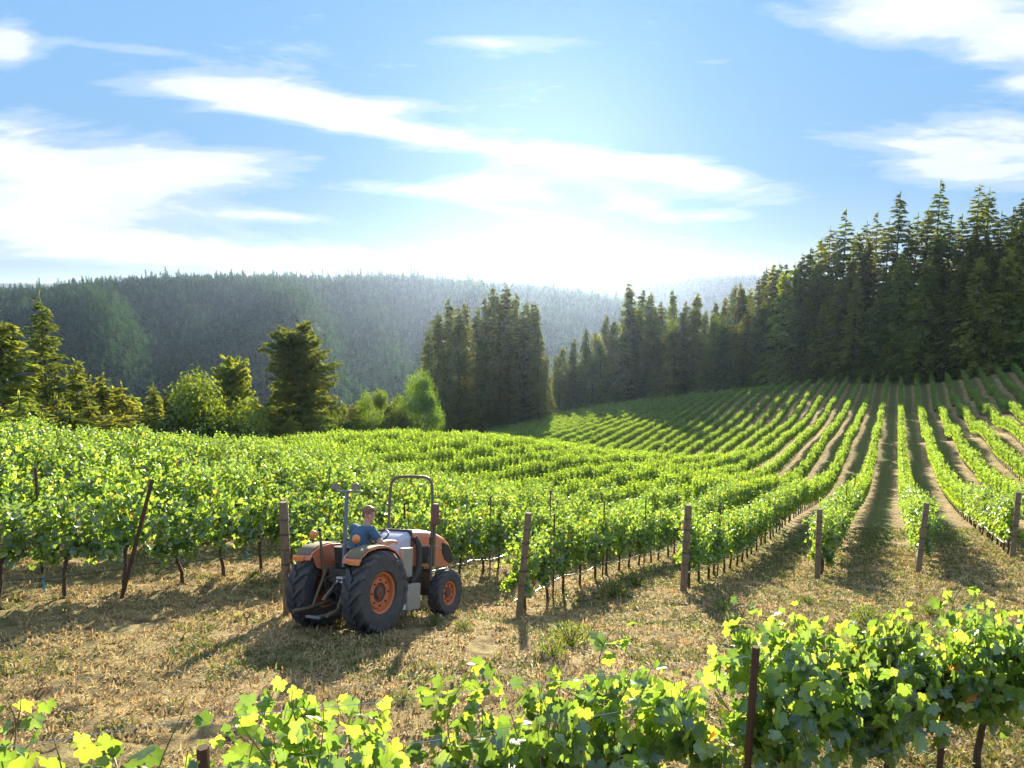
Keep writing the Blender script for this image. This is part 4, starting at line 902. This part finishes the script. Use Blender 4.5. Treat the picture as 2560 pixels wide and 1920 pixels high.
for S_, E_, W_ in ((SHL,ELL,WRL),(SHR,ELR,WRR)): b.tube([CH+Vector((0,0,.07)), S_], [.07,.062], 10).ball(S_, .062).tube([S_, S_.lerp(E_,.5), E_], [.055,.050,.042], 10).ball(E_, .041).tube([E_, E_.lerp(W_,.35), W_], [.042,.041,.027], 10)
b.ball(HD+Vector((0,0,.02)), (.088,.074,.105), 20, 14, HM.to_3x3()).ball(HM @ Vector((.035,0,-.055)), (.055,.05,.055), 14, 10, HM.to_3x3())
b.ball(HM @ Vector((.095,0,-.01)), (.020,.014,.024), 10, 8, HM.to_3x3()).ball(HM @ Vector((.078,0,.028)), (.016,.045,.012), 10, 8, HM.to_3x3())
b.ball(HM @ Vector((.083,0,-.055)), (.010,.026,.012), 10, 8, HM.to_3x3()).ball(HM @ Vector((.076,0,-.088)), (.018,.024,.016), 10, 8, HM.to_3x3())
for sd in (-1, 1): b.ball(HM @ Vector((0,sd*.078,-.005)), (.022,.012,.034), 10, 8, HM.to_3x3()).ball(HM @ Vector((.05,sd*.045,-.03)), (.03,.025,.03), 10, 8, HM.to_3x3())
# hands: palm, four fingers curled on what they hold, thumb from the side of the palm
def hand(W_, d, up, curl, side):
    d = d.normalized(); up = (up-up.dot(d)*d).normalized(); sdv = d.cross(up)*side
    b.tube([W_, W_+d*.04, W_+d*.085], [.027,.036,.036], 10, flat=.55)
    for i in range(4):
        base = W_+d*.085+sdv*(-.028+.019*i); L = (.072,.082,.077,.06)[i]
        p1 = base+d*L*.45-up*L*.08*curl; p2 = p1+d*L*.22-up*L*.30*curl; p3 = p2-d*L*.10*curl-up*L*.28*curl
        b.tube([base-d*.02, p1, p2, p3], [.0105,.0095,.0088,.0075], 7)
    t0 = W_+d*.025-sdv*.028; t1 = t0+d*.035-sdv*.030-up*.012; t2 = t1+d*.03-sdv*.004-up*.02
    b.tube([t0, t1, t2], [.015,.012,.009], 7)
hand(WRL, Vector((1,-.25,.05)), Vector((0,0,1)), 1.3, -1)
hand(WRR, Vector((1,.1,-.12)), Vector((0,0,1)), .9, 1)
HP = [(Vector((.16,.10,1.12)), Vector((.52,.19,1.12)), Vector((.66,.19,.96))), (Vector((.16,-.10,1.12)), Vector((.50,-.19,1.12)), Vector((.66,-.20,.96)))]
for h_, k_, a_ in HP: b.tube([h_, k_, a_], [.08,.062,.045], 10).ball(k_, .062)
remesh(b.build('body', M_skin, pe), .006, 5)
for sd in (-1, 1):
    MB().ball(HM @ Vector((.079,sd*.030,.010)), .0095, 10, 8).build('eye', M_lampw, pe)
    MB().ball(HM @ Vector((.0862,sd*.030,.010)), .0055, 8, 6).build('pupil', M_seat, pe)
b = MB(); b.ball(HM @ Vector((-.014,0,.044)), (.100,.088,.095), 22, 14, HM.to_3x3()).ball(HM @ Vector((-.055,0,-.01)), (.055,.068,.065), 16, 10, HM.to_3x3()).ball(HM @ Vector((.045,0,.085)), (.045,.062,.035), 14, 8, HM.to_3x3())
for sd in (-1, 1): b.ball(HM @ Vector((.01,sd*.074,.02)), (.022,.012,.04), 8, 8, HM.to_3x3())
remesh(b.build('hair', M_hair, pe), .006, 2)
b = MB(); b.ball(PV+Vector((0,0,.02)), (.15,.18,.12)).tube([PV, PV.lerp(CH,.5), CH, NK-Vector((0,0,.05))], [.155,.15,.168,.098], 16)
for S_, E_ in ((SHL,ELL),(SHR,ELR)): b.tube([CH+Vector((0,0,.05)), S_], [.10,.08], 12).ball(S_, .079).tube([S_, S_.lerp(E_,.45), S_.lerp(E_,.68)], [.075,.072,.068], 12)
b.tube([CH+Vector((0,0,-.02)), PV.lerp(CH,.4)], [.17,.15], 14, flat=.8)
remesh(b.build('t_shirt', M_shirt, pe), .009, 4)
b = MB(); b.ball(PV+Vector((0,0,-.03)), (.155,.185,.10))
for h_, k_, a_ in HP: b.tube([h_, h_.lerp(k_,.5), k_, a_], [.10,.09,.078,.06], 12).ball(k_, .078)
remesh(b.build('trousers', M_jean, pe), .009, 4)
for h_, k_, a_ in HP: MB().ball(a_+Vector((.05,0,-.035)), (.13,.05,.045), 14, 8).tube([a_+Vector((0,0,.03)), a_+Vector((0,0,-.03))], .055, 10).build('boot', M_boot, pe)
# flask-like bottle holder and hose left out: nothing else rides on the tractor
CLOUDS = [(560,215,260,36,8,.9),(860,283,320,24,12,.7),(1250,335,240,28,8,.62),(1540,390,220,42,10,.72),
(60,350,330,85,0,.85),(430,372,270,40,-4,.75),(60,470,330,45,0,.6),(330,545,420,38,2,.75),(880,410,260,18,3,.6),(1040,395,110,24,0,.7),(1130,462,150,14,10,.5),(1380,440,120,28,20,.55),(1560,467,70,14,0,.6),
(2090,45,330,85,10,1.0),(2215,180,50,22,0,.7),(2070,325,200,70,5,.95),(1010,90,130,17,0,.7),(10,100,80,50,0,.9),(240,100,220,14,6,.5),(640,470,120,12,3,.5),(800,220,170,20,5,.5)]
CLOUDC = (2.45,2.52,2.6)
HAZE_COL = (.48,.65,1,1); HAZE_D = .000045; HAZE_G = .80; EXPO = 1.8
# ------------------------------------------------------------------ light, sky, air
sun_d = D.lights.new('sun', 'SUN'); sun_d.energy = 5.0; sun_d.angle = R(.6); sun_d.color = (1, .87, .65)
sun = D.objects.new('sun', sun_d); C.objects.link(sun)
sv = Vector((math.sin(SUN_AZ)*math.cos(SUN_EL), math.cos(SUN_AZ)*math.cos(SUN_EL), math.sin(SUN_EL)))
sun.rotation_euler = sv.to_track_quat('Z', 'Y').to_euler(); sun.location = sv*60
w = D.worlds.new('World'); scene.world = w; w.use_nodes = True; t = w.node_tree; bg = t.nodes['Background']
sky = nn(t, 'ShaderNodeTexSky'); sky.sky_type = 'NISHITA'; sky.sun_disc = False; sky.sun_elevation = SUN_EL; sky.sun_rotation = SUN_AZ
sky.air_density = 1.0; sky.dust_density = .6; sky.ozone_density = 3.0
tc = nn(t, 'ShaderNodeTexCoord').outputs['Generated']; sx = nn(t, 'ShaderNodeSeparateXYZ'); t.links.new(tc, sx.inputs[0])
yy = math_(t, 'MAXIMUM', math_(t, 'ABSOLUTE', sx.outputs[1]), .05); a_ = math_(t, 'DIVIDE', sx.outputs[0], yy); e_ = math_(t, 'DIVIDE', sx.outputs[2], yy)
cv = nn(t, 'ShaderNodeCombineXYZ'); t.links.new(a_, cv.inputs[0]); t.links.new(e_, cv.inputs[1])
mp = nn(t, 'ShaderNodeMapping'); mp.inputs['Scale'].default_value = (1.8, 8.5, 1); mp.inputs['Rotation'].default_value = (0, 0, R(14)); t.links.new(cv.outputs[0], mp.inputs[0])
na = noise_(t, 1.6, 8, .62, mp.outputs[0], .6); nb = noise_(t, 5.5, 6, .6, mp.outputs[0], .4)
# cloud field: soft ellipses in the direction plane, broken up by noise
tot = None
for (x, y, rx, ry, an, wt) in CLOUDS:
    X0, _, Z0 = at(x*.4629, y*.4629, 1); rx_, ry_ = rx*.4629/F, ry*.4629/F
    dx = math_(t, 'SUBTRACT', a_, X0); dy = math_(t, 'SUBTRACT', e_, Z0); ca, sa = math.cos(R(an)), math.sin(R(an))
    u1 = math_(t, 'SUBTRACT', math_(t, 'MULTIPLY', dx, ca/rx_), math_(t, 'MULTIPLY', dy, sa/rx_))
    v1 = math_(t, 'ADD', math_(t, 'MULTIPLY', dx, sa/ry_), math_(t, 'MULTIPLY', dy, ca/ry_))
    d2 = math_(t, 'ADD', math_(t, 'MULTIPLY', u1, u1), math_(t, 'MULTIPLY', v1, v1))
    gq = math_(t, 'MULTIPLY', math_(t, 'EXPONENT', math_(t, 'MULTIPLY', d2, -1.0)), wt)
    tot = gq if tot is None else math_(t, 'ADD', tot, gq)
nz = math_(t, 'ADD', math_(t, 'MULTIPLY', math_(t, 'SUBTRACT', na, .5), 2.6), math_(t, 'MULTIPLY', math_(t, 'SUBTRACT', nb, .5), 1.0))
fld = math_(t, 'ADD', tot, math_(t, 'MULTIPLY', nz, .75))
cl = ramp(t, fld, [(.16, (0,0,0)), (.42, (.24,.24,.24)), (.72, (.72,.72,.72)), (1.0, (.96,.96,.96))], 'EASE')
grad = ramp(t, e_, [(0.0, (1.5,1.85,2.1)), (.06, (.95,1.48,2.0)), (.14, (.62,1.22,1.98)), (.32, (.54,1.2,2.08)), (.5, (.48,1.1,2.05)), (.7, (1.35,1.65,2.3))])  # last stop, overhead and out of view, brightened to add fill light
skyn = mixc(t, 1.0, sky.outputs[0], (2.2,2.3,2.5), 'DARKEN'); skyc = mixc(t, .08, grad, skyn)
fin = mixc(t, cl, skyc, CLOUDC)
t.links.new(fin, bg.inputs[0]); bg.inputs[1].default_value = .13
# haze: a closed box of air round the whole scene
hz = MB(); hz.box((0, 300, -65), (17000, 15400, 234)); hzm = D.materials.new('haze'); hzm.use_nodes = True; t = hzm.node_tree; t.nodes.clear()
pv = t.nodes.new('ShaderNodeVolumePrincipled'); pv.inputs['Color'].default_value = HAZE_COL; pv.inputs['Density'].default_value = HAZE_D; pv.inputs['Anisotropy'].default_value = HAZE_G
oo = t.nodes.new('ShaderNodeOutputMaterial'); t.links.new(pv.outputs[0], oo.inputs['Volume'])
hb = hz.build('haze', hzm, smooth=False); tag(hb, kind='stuff')
scene.view_settings.view_transform = 'Standard'; scene.view_settings.look = 'None'; scene.view_settings.exposure = EXPO; scene.view_settings.gamma = 1
scene.cycles.max_bounces = 8; scene.cycles.diffuse_bounces = 4; scene.cycles.transmission_bounces = 6; scene.cycles.transparent_max_bounces = 4; scene.cycles.volume_bounces = 0; scene.cycles.glossy_bounces = 2
scene.cycles.use_denoising = True; scene.cycles.use_adaptive_sampling = True; scene.cycles.adaptive_threshold = .015
